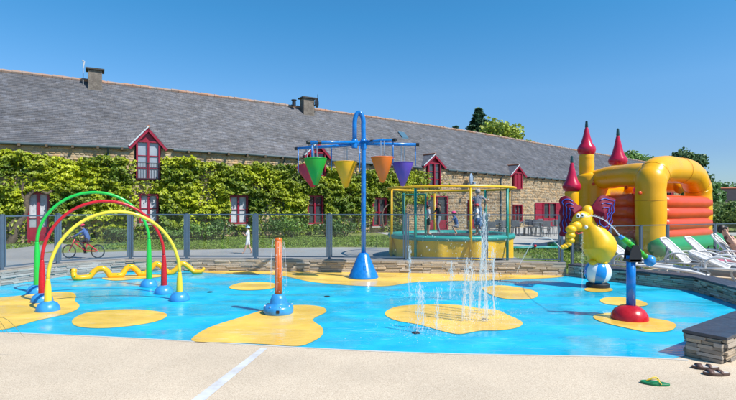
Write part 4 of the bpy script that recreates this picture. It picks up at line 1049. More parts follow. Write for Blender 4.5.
for pl, ins, lab in ((ear_l, (572, 213), 'left'), (ear_r, (602, 213), 'right')):
    pl = [(588+(x-588)*1.07, 214+(y-214)*1.05) for x, y in pl]; dy_ = -.16 if lab == 'right' else .0; cc = catmull([el(x, y, dy_+.02+.006*abs(x-586)) for x, y in pl], 4, closed=True); bm = nb(); mid = el(ins[0], ins[1], dy_)
    ca = bm.verts.new(mid+Vector((0, -.10, 0))); cb = bm.verts.new(mid+Vector((0, .02, 0)))
    ra = [bm.verts.new(mid.lerp(p, .62)+Vector((0, -.055, 0))) for p in cc]; r1 = [bm.verts.new(p+Vector((0, -.02, 0))) for p in cc]; r2 = [bm.verts.new(p+Vector((0, .02, 0))) for p in cc]; n_ = len(cc)
    for i in range(n_):
        j = (i+1) % n_; bm.faces.new((ca, ra[i], ra[j])); bm.faces.new((ra[i], r1[i], r1[j], ra[j])); bm.faces.new((r1[i], r2[i], r2[j], r1[j])); bm.faces.new((cb, r2[j], r2[i]))
    bmesh.ops.recalc_face_normals(bm, faces=bm.faces); eo = obj('ear', bm, EARM, t, smooth=False)
    for f_ in (.84, .60, .34):
        q = [mid.lerp(p, f_)+Vector((0, -.032-.10*(1-f_)*.75-.012, 0))+Vector((math.sin(i*.35)*.010, 0, math.cos(i*.3)*.010)) for i, p in enumerate(cc)]
        k0 = int(n_*.12); k1 = int(n_*(.95 if f_ > .5 else .8)); 
        bm = nb(); tube(bm, catmull([q[i % n_] for i in range(k0, k1, 3)], 4), .0085, 6); obj('ear_swirl', bm, EARB, eo, smooth=True)

# ------------------------------------------------------------------ bouncy castle
IY = mat('inflatable_yellow', (0.92, 0.435, 0.002), .32, var=.08, vscale=1.2, bump=.25, bscale=3, rvar=.08)
IR = mat('inflatable_orange_red', (0.74, 0.075, 0.016), .38, var=.15, vscale=1.5, bump=.25, bscale=4)
SEAM = mat('seam_ochre', (0.55, 0.22, 0.004), .5)
IC = mat('inflatable_crimson', (0.52, 0.012, 0.055), .22, var=.12, vscale=2, rvar=.06)
IG = mat('inflatable_green', (0.01, 0.30, 0.10), .38, var=.15, vscale=2)
P1c = Vector((9.5, 16.5, 0)); P2c = Vector((9.15, 20, 0)); P3c = Vector((12.9, 19.2, 0)); P4c = Vector((11.6, 22.6, 0))
t = thing('bouncy_castle', 'yellow and orange inflatable bouncy castle with crimson spires on the lawn', 'bouncy castle', (9.5, 16.5, -.02))
T0 = Vector((9.5, 16.5, -.02))
def col_(p, r_, z1, m=IY, name='column', z0=0.0):
    bm = nb(); prof = [(0, z0), (r_*.9, z0), (r_, z0+.12)]+[(r_*(1+.025*math.sin(k*1.7)), z0+.12+(z1-z0-.3)*k/8) for k in range(1, 9)]+[(r_*.86, z1-.08), (r_*.5, z1), (0, z1+.02)]
    lathe(bm, prof, 24); o = obj(name, bm, m, t, smooth=True); o.location = p-T0; return o
# front arch P1 -> P3: fat square-shouldered tube
def arch(pa, pb, h, r_, name='arch_tube', sh=.55):
    d = pb-pa; pts = [pa+Vector((0, 0, .0)), pa+Vector((0, 0, 1.2)), pa+Vector((0, 0, h-r_-sh)), pa+d*.04+Vector((0, 0, h-r_-sh*.45)), pa+d*.16+Vector((0, 0, h-r_)), pa+d*.5+Vector((0, 0, h-r_+.06)), pa+d*.80+Vector((0, 0, h-r_)), pa+d*.95+Vector((0, 0, h-r_-sh*.7)), pb+Vector((0, 0, h-r_-sh*1.35)), pb+Vector((0, 0, 1.0)), pb+Vector((0, 0, 0))]
    cp_ = catmull(pts, 6); bm = nb(); tube(bm, [p-T0 for p in cp_], lambda q: r_*(1+.018*math.sin(q*60)+.012*math.sin(q*131)), 28); o_ = obj(name, bm, IY, t, smooth=True)
    for k in range(9, len(cp_)-4, 11):
        a_ = cp_[k]-T0; dd_ = (cp_[k+1]-cp_[k-1]).normalized(); u_ = dd_.cross(Vector((.3, .7, .1))).normalized(); v_ = dd_.cross(u_)
        bm = nb(); tube(bm, [a_+(u_*math.cos(q*math.pi/16)+v_*math.sin(q*math.pi/16))*(r_*1.015) for q in range(32)], .0065, 5, closed=True); obj('seam', bm, SEAM, o_, smooth=True)
    return o_
arch(P1c, P3c, 3.35, .47)
def beam(pa, pb, z, r_, sag=0):
    pts = [pa+Vector((0, 0, z-.1)), pa.lerp(pb, .15)+Vector((0, 0, z)), pa.lerp(pb, .5)+Vector((0, 0, z+.03)), pa.lerp(pb, .85)+Vector((0, 0, z)), pb+Vector((0, 0, z-.05))]
    bm = nb(); tube(bm, [p-T0 for p in catmull(pts, 6)], lambda q: r_*(1+.03*math.sin(q*20)), 22); return obj('beam_tube', bm, IY, t, smooth=True)
beam(P2c+Vector((.1, 0, 0)), P1c+Vector((.1, .3, 0)), 2.72, .42)
beam(P2c+Vector((.3, .2, 0)), P4c, 2.35, .36)
beam(P4c, P3c+Vector((-.3, .6, 0)), 2.55, .36)
col_(P2c, .66, 3.0); col_(P4c, .45, 3.2)
def spire(p, r_col, zc, zb, zt_, rb, z0=0):
    col_(p, r_col, zc+.15, name='turret', z0=z0)
    bm = nb(); hh = zt_-zc
    lathe(bm, [(r_col*.9, zc), (rb*.86, zc+.05), (rb, zc+(zb-zc)), (rb*.93, zb+(zb-zc)*.5), (rb*.62, zb+(zt_-zb)*.22), (rb*.40, zb+(zt_-zb)*.45), (rb*.2, zb+(zt_-zb)*.72), (rb*.13, zb+(zt_-zb)*.78)], 22)
    o = obj('spire', bm, IC, t, smooth=True); o.location = p-T0
    bm = nb(); lathe(bm, [(rb*.15, zb+(zt_-zb)*.76), (rb*.17, zb+(zt_-zb)*.8), (rb*.12, zt_-.03), (0, zt_)], 12); f_ = obj('spire_tip', bm, mat('dark_green_tip', (.01, .05, .06), .4), o); return o
spire(P2c+Vector((-.25, 0, 0)), .29, 3.72, 3.93, 5.12, .36, z0=2.6)
spire(P4c+Vector((-.05, .1, 0)), .29, 3.52, 3.73, 5.25, .42, z0=2.6)
spire(Vector((7.72, 18.6, 0)), .25, 2.18, 2.36, 3.55, .345, z0=.2)
# roll walls
def rolls(pa, pb, z0, z1, n_, r_, name='roll'):
    for k in range(n_):
        z = z0+(z1-z0)*(k+.5)/n_; d = (pb-pa); Ls = d.length; dn = d.normalized()
        pts = [pa+dn*.02, pa+dn*.10, pa+dn*.2]+[pa+d*q for q in (.3, .5, .7)]+[pb-dn*.2, pb-dn*.10, pb-dn*.02]
        rad = [.45, .85, 1, 1.02, 1, 1.02, 1, .85, .45]
        bm = nb(); tube(bm, [p+Vector((0, 0, z))-T0 for p in pts], lambda q: r_*interp(rad, q), 16); obj(name, bm, IR, t, smooth=True)
fn = Vector((.61, -.78, 0))
rolls(P1c+Vector((.55, .35, 0)), P3c+Vector((.35, -.05, 0)), .42, 1.95, 4, .25)
sn = Vector((-1, -.1, 0))
rolls(P2c+Vector((.35, -.5, 0)), P1c+Vector((-.25, .5, 0)), .42, 2.02, 4, .25)
rolls(P2c+Vector((.5, .3, 0)), P4c, .45, 2.0, 4, .24)
bm = nb(); prism(bm, [(p-T0)[:2] for p in (P1c, P3c, P4c, P2c)], .05, .48); obj('jumping_floor', bm, IR, t)
for pa, pb in ((P1c+Vector((-.2, -.55, 0)), P3c+Vector((.75, -.45, 0))), (P2c+Vector((-.8, 0, 0)), P1c+Vector((-.75, -.1, 0))), (P3c+Vector((.9, -.1, 0)), P3c+Vector((.9, 1.8, 0)))):
    bm = nb(); dn = (pb-pa); pts = [pa+dn*q+Vector((0, 0, .26)) for q in (0, .04, .3, .6, .96, 1)]; tube(bm, [p-T0 for p in pts], lambda q: .33*(1 if .03 < q < .97 else .7), 16); obj('base_tube', bm, IG, t, smooth=True)
for (x, y, D_) in [(594.5, 180, 19.4), (598, 178.7, 19.4), (593.5, 184, 19.4), (640, 193, 16.2), (626, 187.5, 17.5)]:
    bm = nb(); ball(bm, P(x, y, D_)-T0, .07, 1, .5, .9, 10); obj('red_spot', bm, IR, t, smooth=True)
bm = nb(); lathe(bm, [(0, 1.2), (.2, 1.2), (.26, 1.5), (.22, 2.2), (.1, 2.5), (0, 2.52)], 16); o = obj('inner_bollard', bm, IC, t, smooth=True); o.location = Vector((11.3, 20.6, .0))-T0
# small things on the grass in front
tt = Vector((0, 0, 0)); g_ = G(557, 248.5); o = thing('green_float', 'dark green inflatable block lying on the ground left of the elephant', 'float', (g_.x, g_.y, 0))
bm = nb(); box(bm, (0, 0, .14), (.62, .5, .24), bevel=.09, rz=.3); obj('block', bm, mat('dark_green_vinyl', (.01, .13, .06), .35), o, smooth=True)
bm = nb(); tube(bm, [(-.3, -.2, .15), (.3, .1, .25)], .012, 6); obj('seam', bm, GREENP, o)
TEAL = mat('teal_padding', (.01, .30, .27), .45, var=.2, vscale=3)
g_ = G(533, 249.5); o = thing('teal_mat', 'flat teal padded mat on the grass behind the fence, left of the green block', 'mat', (g_.x, g_.y, 0)); bm = nb(); tube(bm, [(-1.1, -.05, .05), (-.4, 0, .06), (.4, .05, .07), (1.0, 0, .06)], .07, 10, flat=.8); obj('mat_roll', bm, TEAL, o, smooth=True)
bm = nb(); box(bm, (.1, .25, .04), (1.7, .5, .06), bevel=.02); obj('mat_sheet', bm, TEAL, o)
bm = nb(); ball(bm, (.05, -.1, .14), .06, seg=8); obj('red_knob', bm, REDP, o)

# ------------------------------------------------------------------ trampoline
c = Vector((2.72, 16.2, 0)); RT_ = 2.03; t = thing('trampoline', 'round enclosed trampoline with yellow skirt, teal pad and yellow hoop rail behind the fence', 'trampoline', c)
bm = nb(); rr = random.Random(4)
nS = 96; ra, rb2 = [], []
for k in range(nS):
    a = 2*math.pi*k/nS; w0_ = .09*math.sin(a*9)+.05*math.sin(a*23+1); w1_ = .02*math.sin(a*9+.4)
    ra.append(bm.verts.new((math.cos(a)*(RT_-.12+w0_), math.sin(a)*(RT_-.12+w0_), .03))); rb2.append(bm.verts.new((math.cos(a)*(RT_-.02+w1_), math.sin(a)*(RT_-.02+w1_), .62)))
for k in range(nS): bm.faces.new((ra[k], ra[(k+1) % nS], rb2[(k+1) % nS], rb2[k]))
obj('skirt', bm, mat('skirt_yellow', (.84, .50, .015), .6, col2=(.62, .38, .03), vscale=1.4, bump=.6, bscale=5), t, smooth=True)
bm = nb(); lathe(bm, [(RT_-.42, .67), (RT_-.40, .73), (RT_-.2, .76), (RT_, .74), (RT_+.04, .69), (RT_, .60), (RT_-.2, .62)], 64); obj('pad', bm, TEAL, t, smooth=True)
bm = nb(); lathe(bm, [(0, .66), (RT_-.41, .67)], 48); obj('jumping_mat', bm, mat('mat_black', (.03, .03, .035), .8), t)
TY = mat('rail_yellow', (.84, .47, .012), .35, var=.12); TG = mat('rail_teal', (.01, .27, .21), .4, var=.12)
bm = nb(); tube(bm, [(math.cos(2*math.pi*k/72)*(RT_+.02), math.sin(2*math.pi*k/72)*(RT_+.02), 2.2) for k in range(72)], .042, 10, closed=True); obj('top_rail', bm, TY, t, smooth=True)
def tpost(deg, m, z1=2.2, r_=.042):
    a = R(deg); bm = nb(); tube(bm, [(math.cos(a)*RT_, math.sin(a)*RT_, .0), (math.cos(a)*RT_, math.sin(a)*RT_, z1)], r_, 10); obj('post', bm, m, t, smooth=True)
for px, m, far in [(391.5, TY, 0), (415, TG, 0), (471, TY, 0), (507.5, TG, 0), (509.5, TY, 1), (435, TY, 1), (485, TG, 1), (404, TG, 1)]:
    # angle whose line of sight hits px on near or far side
    best = min(range(0, 360, 1), key=lambda d: abs(CX+F*(c.x+math.cos(R(d))*RT_)/(c.y+math.sin(R(d))*RT_)-px)+(0 if (math.sin(R(d)) > 0) == bool(far) else 40))
    tpost(best, m, 2.2 if not (far and px in (435, 404)) else (2.1))
bm = nb(); tube(bm, [(-1.62, -.9, .7), (-1.62, -.9, 1.98), (-1.02, -1.7, 1.98), (-1.02, -1.7, .7)], .03, 8); obj('entry_frame', bm, TG, t, smooth=True)
NET = see_through('safety_net', (.93, .94, .95), .5, rough=.9, white=(.12, .13, .15), diffuse=.05)
bm = nb(); lathe(bm, [(RT_-.06, .72), (RT_-.06, 2.15)], 64); obj('safety_net', bm, NET, t)

# ------------------------------------------------------------------ loungers
def lounger():
    t = thing('sun_lounger', '', 'sun lounger', (0, 0, 0), group='white sun loungers behind the low wall')
    SLG = mat('lounger_sling', (.80, .79, .78), .6, var=.06, vscale=8, bump=.3, bscale=150)
    bm = nb()
    for sg in (-1, 1):
        tube(bm, catmull([(0, sg*.31, .30), (.5, sg*.31, .32), (1.2, sg*.31, .30), (1.75, sg*.31, .25), (1.92, sg*.29, .18)], 4), .026, 8)
    tube(bm, [(1.92, -.29, .18), (1.93, .29, .18)], .024, 8); tube(bm, [(0.55, -.3, .31), (.55, .3, .31)], .02, 8); tube(bm, [(0, -.31, .30), (0, .31, .30)], .024, 8)
    obj('frame', bm, WHITEP, t, smooth=True)
    for x, sg in ((.08, -1), (.08, 1), (1.45, -1), (1.45, 1)):
        bm = nb(); tube(bm, catmull([(x, sg*.30, .30), (x-.02, sg*.32, .16), (x-.05 if x < 1 else x+.06, sg*.33, .0)], 4), .026, 8); obj('leg', bm, WHITEP, t, smooth=True)
    bm = nb(); v = [[bm.verts.new((x, y, z-.03*(1-(y/.285)**2))) for y in (-.285, -.14, 0, .14, .285)] for x, z in ((.55, .325), (.9, .32), (1.25, .305), (1.6, .285), (1.88, .22))]
    for i in range(4):
        for j in range(4): bm.faces.new((v[i][j], v[i+1][j], v[i+1][j+1], v[i][j+1]))
    bmesh.ops.solidify(bm, geom=list(bm.faces), thickness=.008); obj('seat', bm, SLG, t, smooth=True)
    for sg in (-1, 1):
        bm = nb(); tube(bm, catmull([(.20, sg*.335, .30), (.22, sg*.35, .46), (.40, sg*.355, .55), (.68, sg*.355, .52), (.86, sg*.345, .40), (.90, sg*.335, .30)], 5), .020, 8, flat=1.3); obj('armrest', bm, WHITEP, t, smooth=True)
    return t
def backrest(t, ang, L_=.82):
    SLG = MATS['lounger_sling']; a = R(ang)
    def q(u, y, o=0): return Vector((.56-math.cos(a)*u-math.sin(a)*o*-1*0+0, y, .325+math.sin(a)*u))+Vector((-math.sin(a), 0, -math.cos(a)))*o
    bm = nb(); tube(bm, catmull([q(0, -.29), q(.4, -.30), q(L_-.12, -.28), q(L_-.02, -.23), q(L_, -.15), q(L_, .15), q(L_-.02, .23), q(L_-.12, .28), q(.4, .30), q(0, .29)], 4), .026, 8); bf = obj('backrest', bm, WHITEP, t, smooth=True)
    bm = nb(); v = [[bm.verts.new(q(u, y*(1 if u < L_-.1 else .86), .02*(1-(y/.28)**2))) for y in (-.28, -.14, 0, .14, .28)] for u in (0.02, .25, .5, L_-.12, L_-.015)]
    for i in range(4):
        for j in range(4): bm.faces.new((v[i][j], v[i+1][j], v[i+1][j+1], v[i][j+1]))
    bmesh.ops.solidify(bm, geom=list(bm.faces), thickness=.008); obj('back_sling', bm, SLG, bf, smooth=True)
    for sg in (-1, 1): bm = nb(); tube(bm, [q(.45, sg*.27), Vector((.12, sg*.27, .30))], .014, 6); obj('prop', bm, WHITEP, t)
LR = math.atan2(-.72, .70)
base_l = lounger()
LS = [((5.6, 11.45), 40, 'white sun lounger with a half lowered back, leftmost in the row by the elephant', LR+.1, .74), ((7.0, 11.75), 46, 'white sun lounger with raised back just right of the green water cannon', LR, .74),
      ((7.84, 12.15), 46, 'empty white sun lounger with pink towel, in front of the orange castle wall', LR, .74), ((7.18, 10.72), 24, 'nearest white sun lounger, right of the cannon ball and closest to the slate capping', LR+.05, .74),
      ((8.6, 12.35), 50, 'white sun lounger carrying the sunbather at the right edge', LR, .76)]
lst = []
for i, ((x, y), ang, lab, rz, bl_) in enumerate(LS):
    o = base_l if i == 0 else copy_tree(base_l)
    lst.append(o)
for o, ((x, y), ang, lab, rz, bl_) in zip(lst, LS):
    o.location = (x, y, 0); o.rotation_euler = (0, 0, rz); o['label'] = lab; backrest(o, ang, bl_)
# pink towel and dark bag
M_ = Matrix.Translation((7.84, 12.15, 0)) @ Matrix.Rotation(LR, 4, 'Z')
bm = nb(); rr = random.Random(8); gx, gy = 14, 6
v = [[bm.verts.new((.62+.07*i, -.24+.09*j, .345+.012*math.sin(i*1.3)+.012*math.cos(j*2+i))) for j in range(gy)] for i in range(gx)]
for i in range(gx-1):
    for j in range(gy-1): bm.faces.new((v[i][j], v[i+1][j], v[i+1][j+1], v[i][j+1]))
bmesh.ops.solidify(bm, geom=list(bm.faces), thickness=.012); o = obj('towel', bm, mat('pink_towel', (.75, .06, .25), .9, col2=(.7, .5, .55), vscale=5, bump=.4), None, smooth=True); o.matrix_world = M_
tag(o, 'pink towel lying on the middle sun lounger beside the sunbather', 'towel')
g_ = P(711.5, 250, 13.0); o = thing('bag', 'dark navy bag standing behind the loungers left of the sunbather', 'bag', (g_.x, g_.y, 0)); bm = nb(); box(bm, (0, 0, .2), (.40, .24, .40), bevel=.08); obj('body', bm, mat('navy_cloth', (.012, .02, .05), .8, bump=.5, bscale=12), o, smooth=True)
bm = nb(); tube(bm, catmull([(-.1, 0, .38), (-.08, 0, .55), (.08, 0, .55), (.1, 0, .38)], 4), .015, 6); obj('handle', bm, BLACK, o)

# ------------------------------------------------------------------ people
SKIN = mat('skin', (.58, .33, .22), .5, var=.1, vscale=8); HAIRD = mat('dark_hair', (.03, .018, .012), .5, var=.3, vscale=20)
def person(label, loc, rz, H, J, clothes, hair=HAIRD, group=None, hat=None, glasses=False):
    """J joints in units of height; clothes: dict bone -> material"""
    B = dict(pelvis=(0, 0, .52), belly=(0, 0, .60), chest=(0, 0, .72), neck=(0, 0, .83), jaw=(.012, 0, .875), head=(.005, 0, .925))
    for s_, k in ((1, 'l'), (-1, 'r')):
        B.update({'sh'+k: (0, s_*.098, .80), 'el'+k: (0, s_*.125, .64), 'wr'+k: (.03, s_*.135, .50), 'ha'+k: (.045, s_*.135, .455), 'hi'+k: (0, s_*.05, .50), 'kn'+k: (.01, s_*.055, .28), 'an'+k: (-.01, s_*.055, .045), 'to'+k: (.09, s_*.06, .018)})
    face_ = J.get('face'); B.update({k: v for k, v in J.items() if k != 'face'}); names = list(B); ix = {n: i for i, n in enumerate(names)}
    Ed = [('pelvis', 'belly'), ('belly', 'chest'), ('chest', 'neck'), ('neck', 'jaw'), ('jaw', 'head')]
    for k in 'lr': Ed += [('chest', 'sh'+k), ('sh'+k, 'el'+k), ('el'+k, 'wr'+k), ('wr'+k, 'ha'+k), ('pelvis', 'hi'+k), ('hi'+k, 'kn'+k), ('kn'+k, 'an'+k), ('an'+k, 'to'+k)]
    Rd = dict(pelvis=.075, belly=.068, chest=.082, neck=.034, jaw=.052, head=.060)
    for k in 'lr': Rd.update({'sh'+k: .040, 'el'+k: .027, 'wr'+k: .019, 'ha'+k: .021, 'hi'+k: .058, 'kn'+k: .037, 'an'+k: .024, 'to'+k: .022})
    t = thing('person', label, 'person', loc, rz, group)
    ms = [SKIN]+[m for m in dict.fromkeys(clothes.values())]
    V = [Vector(B[n])*H for n in names]
    o = skin_bake('body', V, [(ix[a], ix[b]) for a, b in Ed], [Rd[n]*H for n in names], 0, ms, t, 2)
    me = o.data; segs = [(Vector(B[a])*H, Vector(B[b])*H, a, b) for a, b in Ed]
    for p in me.polygons:
        cpt = p.center; best = None
        for a, b, na, nb_ in segs:
            ab = b-a; u = max(0, min(1, (cpt-a).dot(ab)/max(ab.dot(ab), 1e-9))); d_ = (cpt-(a+ab*u)).length/(Rd[na]+Rd[nb_])
            if best is None or d_ < best[0]: best = (d_, na, nb_, u)
        for key in (best[1]+'-'+best[2], best[1][:2]+'-'+best[2][:2]):
            if key in clothes:
                lim = clothes.get(key+'#', 1) if isinstance(clothes.get(key+'#', 1), (int, float)) else 1
                if not (key.startswith('sh-el') and best[3] > .7 and ('el-wr' not in clothes)) and not (key.startswith('hi-kn') and best[3] > .8 and ('kn-an' not in clothes)): p.material_index = ms.index(clothes[key])
                break
    # fingers
    bm = nb()
    for k in 'lr':
        w_, h_ = Vector(B['wr'+k])*H, Vector(B['ha'+k])*H; d = (h_-w_).normalized(); sd_ = d.cross(Vector((0, 1, 0)) if abs(d.y) < .8 else Vector((1, 0, 0))).normalized()
        for f_, (o_, l_) in enumerate([(-.013, .040), (-.004, .046), (.005, .043), (.013, .034)]):
            p0_ = h_+sd_*o_*H; p1_ = p0_+d*l_*H*.6; p2_ = p1_+(d*.8+d.cross(sd_)*.5)*l_*H*.5; tube(bm, [p0_, p1_, p2_], lambda q: .0052*H*(1-.3*q), 6)
        th = h_-d*.012*H-sd_*.016*H; tube(bm, [th, th+(d*.6-sd_*.9)*.022*H, th+(d*1.3-sd_*1.0)*.030*H], .0058*H, 6)
    fm = bpy.data.meshes.new('f'); bm.to_mesh(fm); bm.free(); b3 = bmesh.new(); b3.from_mesh(me); b3.from_mesh(fm); b3.to_mesh(me); b3.free()
    me.polygons.foreach_set('use_smooth', [True]*len(me.polygons))
    hd = Vector(B['head'])*H; jw = Vector(B['jaw'])*H; upv = (hd-jw).normalized(); yax = Vector((0, 1, 0)); fwd = face_; fwd = Vector(fwd).normalized() if fwd else (yax.cross(upv)).normalized(); side = upv.cross(fwd).normalized()
    hr = .060*H
    bm = nb(); tube(bm, [hd+fwd*hr*.9-upv*hr*.05, hd+fwd*hr*1.18-upv*hr*.35, hd+fwd*hr*.95-upv*hr*.45], .009*H, 6); obj('nose', bm, SKIN, t, smooth=True)
    for sg in (-1, 1):
        bm = nb(); ball(bm, hd+fwd*hr*.88+side*sg*hr*.36, .008*H, seg=8); obj('eye', bm, BLACK, t)
        bm = nb(); ball(bm, hd-upv*hr*.3+side*sg*hr*.98, .015*H, .5, .5, 1, 8); obj('ear', bm, SKIN, t)
    bm = nb(); tube(bm, [hd+fwd*hr*.86-upv*hr*.8+side*hr*.25, hd+fwd*hr*.92-upv*hr*.84, hd+fwd*hr*.86-upv*hr*.8-side*hr*.25], .004*H, 5); obj('mouth', bm, mat('lips', (.4, .12, .1), .5), t)
    rotm = Matrix((( *fwd, 0), (*side, 0), (*upv, 0), (0, 0, 0, 1))).transposed() if False else Matrix(((fwd.x, side.x, upv.x, 0), (fwd.y, side.y, upv.y, 0), (fwd.z, side.z, upv.z, 0), (0, 0, 0, 1)))
    bm = nb(); ball(bm, hd-fwd*hr*.22+upv*hr*.28, hr*1.08, 1, 1, .98, 14, rot=rotm); obj('hair', bm, hair, t, smooth=True)
    if hat:
        bm = nb(); ball(bm, hd-fwd*hr*.08+upv*hr*.5, hr*1.16, 1.05, 1, .82, 14, rot=rotm); tube(bm, [hd+fwd*hr*.8+upv*hr*.45-side*hr*.5, hd+fwd*hr*1.5+upv*hr*.40, hd+fwd*hr*.8+upv*hr*.45+side*hr*.5], hr*.14, 6); obj('cap', bm, hat, t, smooth=True)
    if glasses:
        bm = nb()
        for sg in (-1, 1): ball(bm, hd+fwd*hr*1.0+side*sg*hr*.42, hr*.36, .3, 1, .8, 10, rot=rotm)
        tube(bm, [hd+fwd*hr*1.0-side*hr*.9, hd+fwd*hr*1.05, hd+fwd*hr*1.0+side*hr*.9], hr*.06, 5); obj('sunglasses', bm, BLACK, t)
    return t
CW = mat('white_cloth', (.75, .75, .76), .85, var=.1); CBL = mat('blue_cloth', (.05, .12, .32), .85, var=.2); CJ = mat('jeans', (.10, .22, .42), .85, var=.25, vscale=8)
CG = mat('grey_cloth', (.28, .30, .36), .85, var=.25); CD = mat('dark_cloth', (.02, .02, .03), .85); CP = mat('pink_cloth', (.75, .06, .22), .8); CBR = mat('brown_swimwear', (.12, .04, .03), .7)
def wear(top, bottom, sleeves=True, legs='short'):
    d = {'pelvis-belly': top, 'belly-chest': top, 'chest-neck': top, 'chest-shl': top, 'chest-shr': top, 'pelvis-hil': bottom, 'pelvis-hir': bottom, 'hi-kn': bottom}
    if sleeves: d['sh-el'] = top
    if legs == 'long': d['kn-an'] = bottom; d['an-to'] = bottom
    return d
# toddler walking, facing left
g_ = G(248, 253.5)
person('small child in a blue and white cap and white clothes walking behind the fence', (g_.x, g_.y, -.01), math.pi, .95,
       dict(knl=(.06, .05, .28), anl=(.14, .05, .05), tol=(.21, .06, .03), knr=(-.03, -.05, .28), anr=(-.13, -.05, .07), tor=(-.07, -.06, .02), ell=(.05, .12, .66), wrl=(.13, .09, .72), hal=(.16, .07, .75), elr=(.04, -.13, .66), wrr=(.12, -.08, .74), har=(.15, -.06, .77)),
       wear(CW, CW), hat=mat('cap_blue', (.10, .35, .68), .7, col2=(.7, .75, .8), vscale=9))
# child cyclist
bc = G(83.5, 258.0); BR = Vector((bc.x, bc.y, -.01))
t = thing('bicycle', 'small red child bicycle ridden along the path behind the hoops', 'bicycle', BR, math.pi)
BRED = mat('bike_red', (.60, .02, .04), .3)
for sx in (-.45, .45):
    bm = nb(); tube(bm, [(sx+math.cos(a)*.20, 0, .22+math.sin(a)*.20) for a in [2*math.pi*k/28 for k in range(28)]], .02, 8, closed=True); w_ = obj('tyre', bm, BLACK, t, smooth=True)
    bm = nb(); tube(bm, [(sx, -.04, .22), (sx, .04, .22)], .02, 8)
    for k in range(14): a = 2*math.pi*k/14; tube(bm, [(sx, 0, .22), (sx+math.cos(a)*.19, 0, .22+math.sin(a)*.19)], .0025, 4)
    obj('spokes', bm, mat('spoke_grey', (.3, .3, .32), .6), w_)
bm = nb()
for a, b2 in [((-.45, 0, .22), (-.05, 0, .24)), ((-.05, 0, .24), (-.14, 0, .50)), ((-.05, 0, .24), (.30, 0, .50)), ((-.14, 0, .47), (.28, 0, .54)), ((-.45, 0, .22), (-.14, 0, .46)), ((.27, 0, .60), (.45, 0, .22))]: tube(bm, [a, b2], .020, 8)
obj('frame', bm, BRED, t, smooth=True)
bm = nb(); box(bm, (-.17, 0, .53), (.20, .11, .05), bevel=.02); obj('saddle', bm, BLACK, t)
bm = nb(); tube(bm, catmull([(.22, -.20, .68), (.28, -.1, .70), (.27, 0, .62), (.28, .1, .70), (.22, .20, .68)], 4), .014, 8); obj('handlebar', bm, BLACK, t, smooth=True)
bm = nb(); tube(bm, [(-.05, -.09, .24), (-.05, .09, .24)], .012, 6); box(bm, (.01, -.13, .16), (.08, .06, .02)); box(bm, (-.11, .13, .32), (.08, .06, .02)); tube(bm, [(-.05, -.09, .24), (.01, -.10, .16)], .010, 6); tube(bm, [(-.05, .09, .24), (-.11, .10, .32)], .010, 6); obj('crank', bm, BLACK, t)
Hc = 1.02
def hh(x, y, z): return (x/Hc, y/Hc, z/Hc)
person('child in blue jacket and pink-red helmet riding the red bicycle', BR, math.pi, Hc,
       dict(pelvis=hh(-.15, 0, .60), belly=hh(-.12, 0, .68), chest=hh(-.06, 0, .80), neck=hh(-.01, 0, .90), jaw=hh(.03, 0, .945), head=hh(.035, 0, 1.0),
            shl=hh(-.03, .1, .87), shr=hh(-.03, -.1, .87), ell=hh(.08, .16, .76), elr=hh(.08, -.16, .76), wrl=hh(.2, .18, .70), wrr=hh(.2, -.18, .70), hal=hh(.235, .19, .695), har=hh(.235, -.19, .695),
            hil=hh(-.13, .05, .57), hir=hh(-.13, -.05, .57), knl=hh(.07, .09, .53), anl=hh(-.09, .12, .36), tol=hh(-.02, .12, .335), knr=hh(.09, -.09, .45), anr=hh(.0, -.12, .21), tor=hh(.07, -.12, .18)),
       wear(CBL, CD, True, 'long') | {'el-wr': CBL}, hat=mat('helmet_red', (.62, .03, .10), .35))
# jumping man / children on the trampoline
person('jumper in grey shirt and jeans in mid air over the trampoline, seen from behind', (3.58, 16.0, .86), R(75), 1.33,
       dict(knl=(.05, .07, .30), anl=(-.09, .06, .15), tol=(-.08, .06, .06), knr=(.02, -.06, .28), anr=(-.06, -.06, .08), tor=(-.03, -.06, .01), ell=(.0, .19, .68), wrl=(.06, .16, .56), elr=(.02, -.20, .72), wrr=(.07, -.17, .60), hal=(.08, .16, .52), har=(.09, -.17, .56)),
       wear(CG, CJ, True, 'long'), hair=mat('grey_hair', (.4, .38, .36), .6))
person('child in black top bouncing at the middle of the trampoline', (2.35, 16.3, .70), R(200), 1.05, dict(ell=(.05, .19, .72), wrl=(.1, .25, .80), elr=(.05, -.19, .70), wrr=(.1, -.26, .66), hal=(.11, .27, .84), har=(.12, -.29, .64), knl=(.08, .07, .30), anl=(.0, .06, .08)), wear(CD, CG, True, 'long'))
person('child in a pink hat crouching on the trampoline', (2.93, 16.1, .68), R(170), 1.02, dict(pelvis=(0, 0, .30), belly=(.03, 0, .38), chest=(.07, 0, .49), neck=(.1, 0, .59), jaw=(.12, 0, .635), head=(.12, 0, .69), shl=(.08, .1, .57), shr=(.08, -.1, .57), ell=(.17, .13, .45), elr=(.17, -.13, .45), wrl=(.28, .09, .40), wrr=(.28, -.09, .40), hal=(.32, .08, .38), har=(.32, -.08, .38), hil=(0, .06, .28), hir=(0, -.06, .28), knl=(.17, .09, .30), knr=(.17, -.09, .30), anl=(.02, .07, .05), anr=(.02, -.07, .05), tol=(.1, .08, .02), tor=(.1, -.08, .02)), wear(CBL, CG), hat=CP)
person('child in white shirt standing on the trampoline below the jumper', (3.42, 15.4, .70), R(190), 1.0, dict(ell=(.08, .15, .68), wrl=(.16, .1, .62), elr=(.08, -.15, .68), wrr=(.16, -.1, .62), hal=(.2, .09, .62), har=(.2, -.09, .62)), wear(CW, CBL), hat=mat('cap_red', (.5, .05, .05), .7))
person('child in white shirt and dark shorts near the left of the trampoline', (1.95, 15.9, .70), R(10), .98, dict(), wear(mat('pale_cloth', (.5, .5, .5), .8), CD))
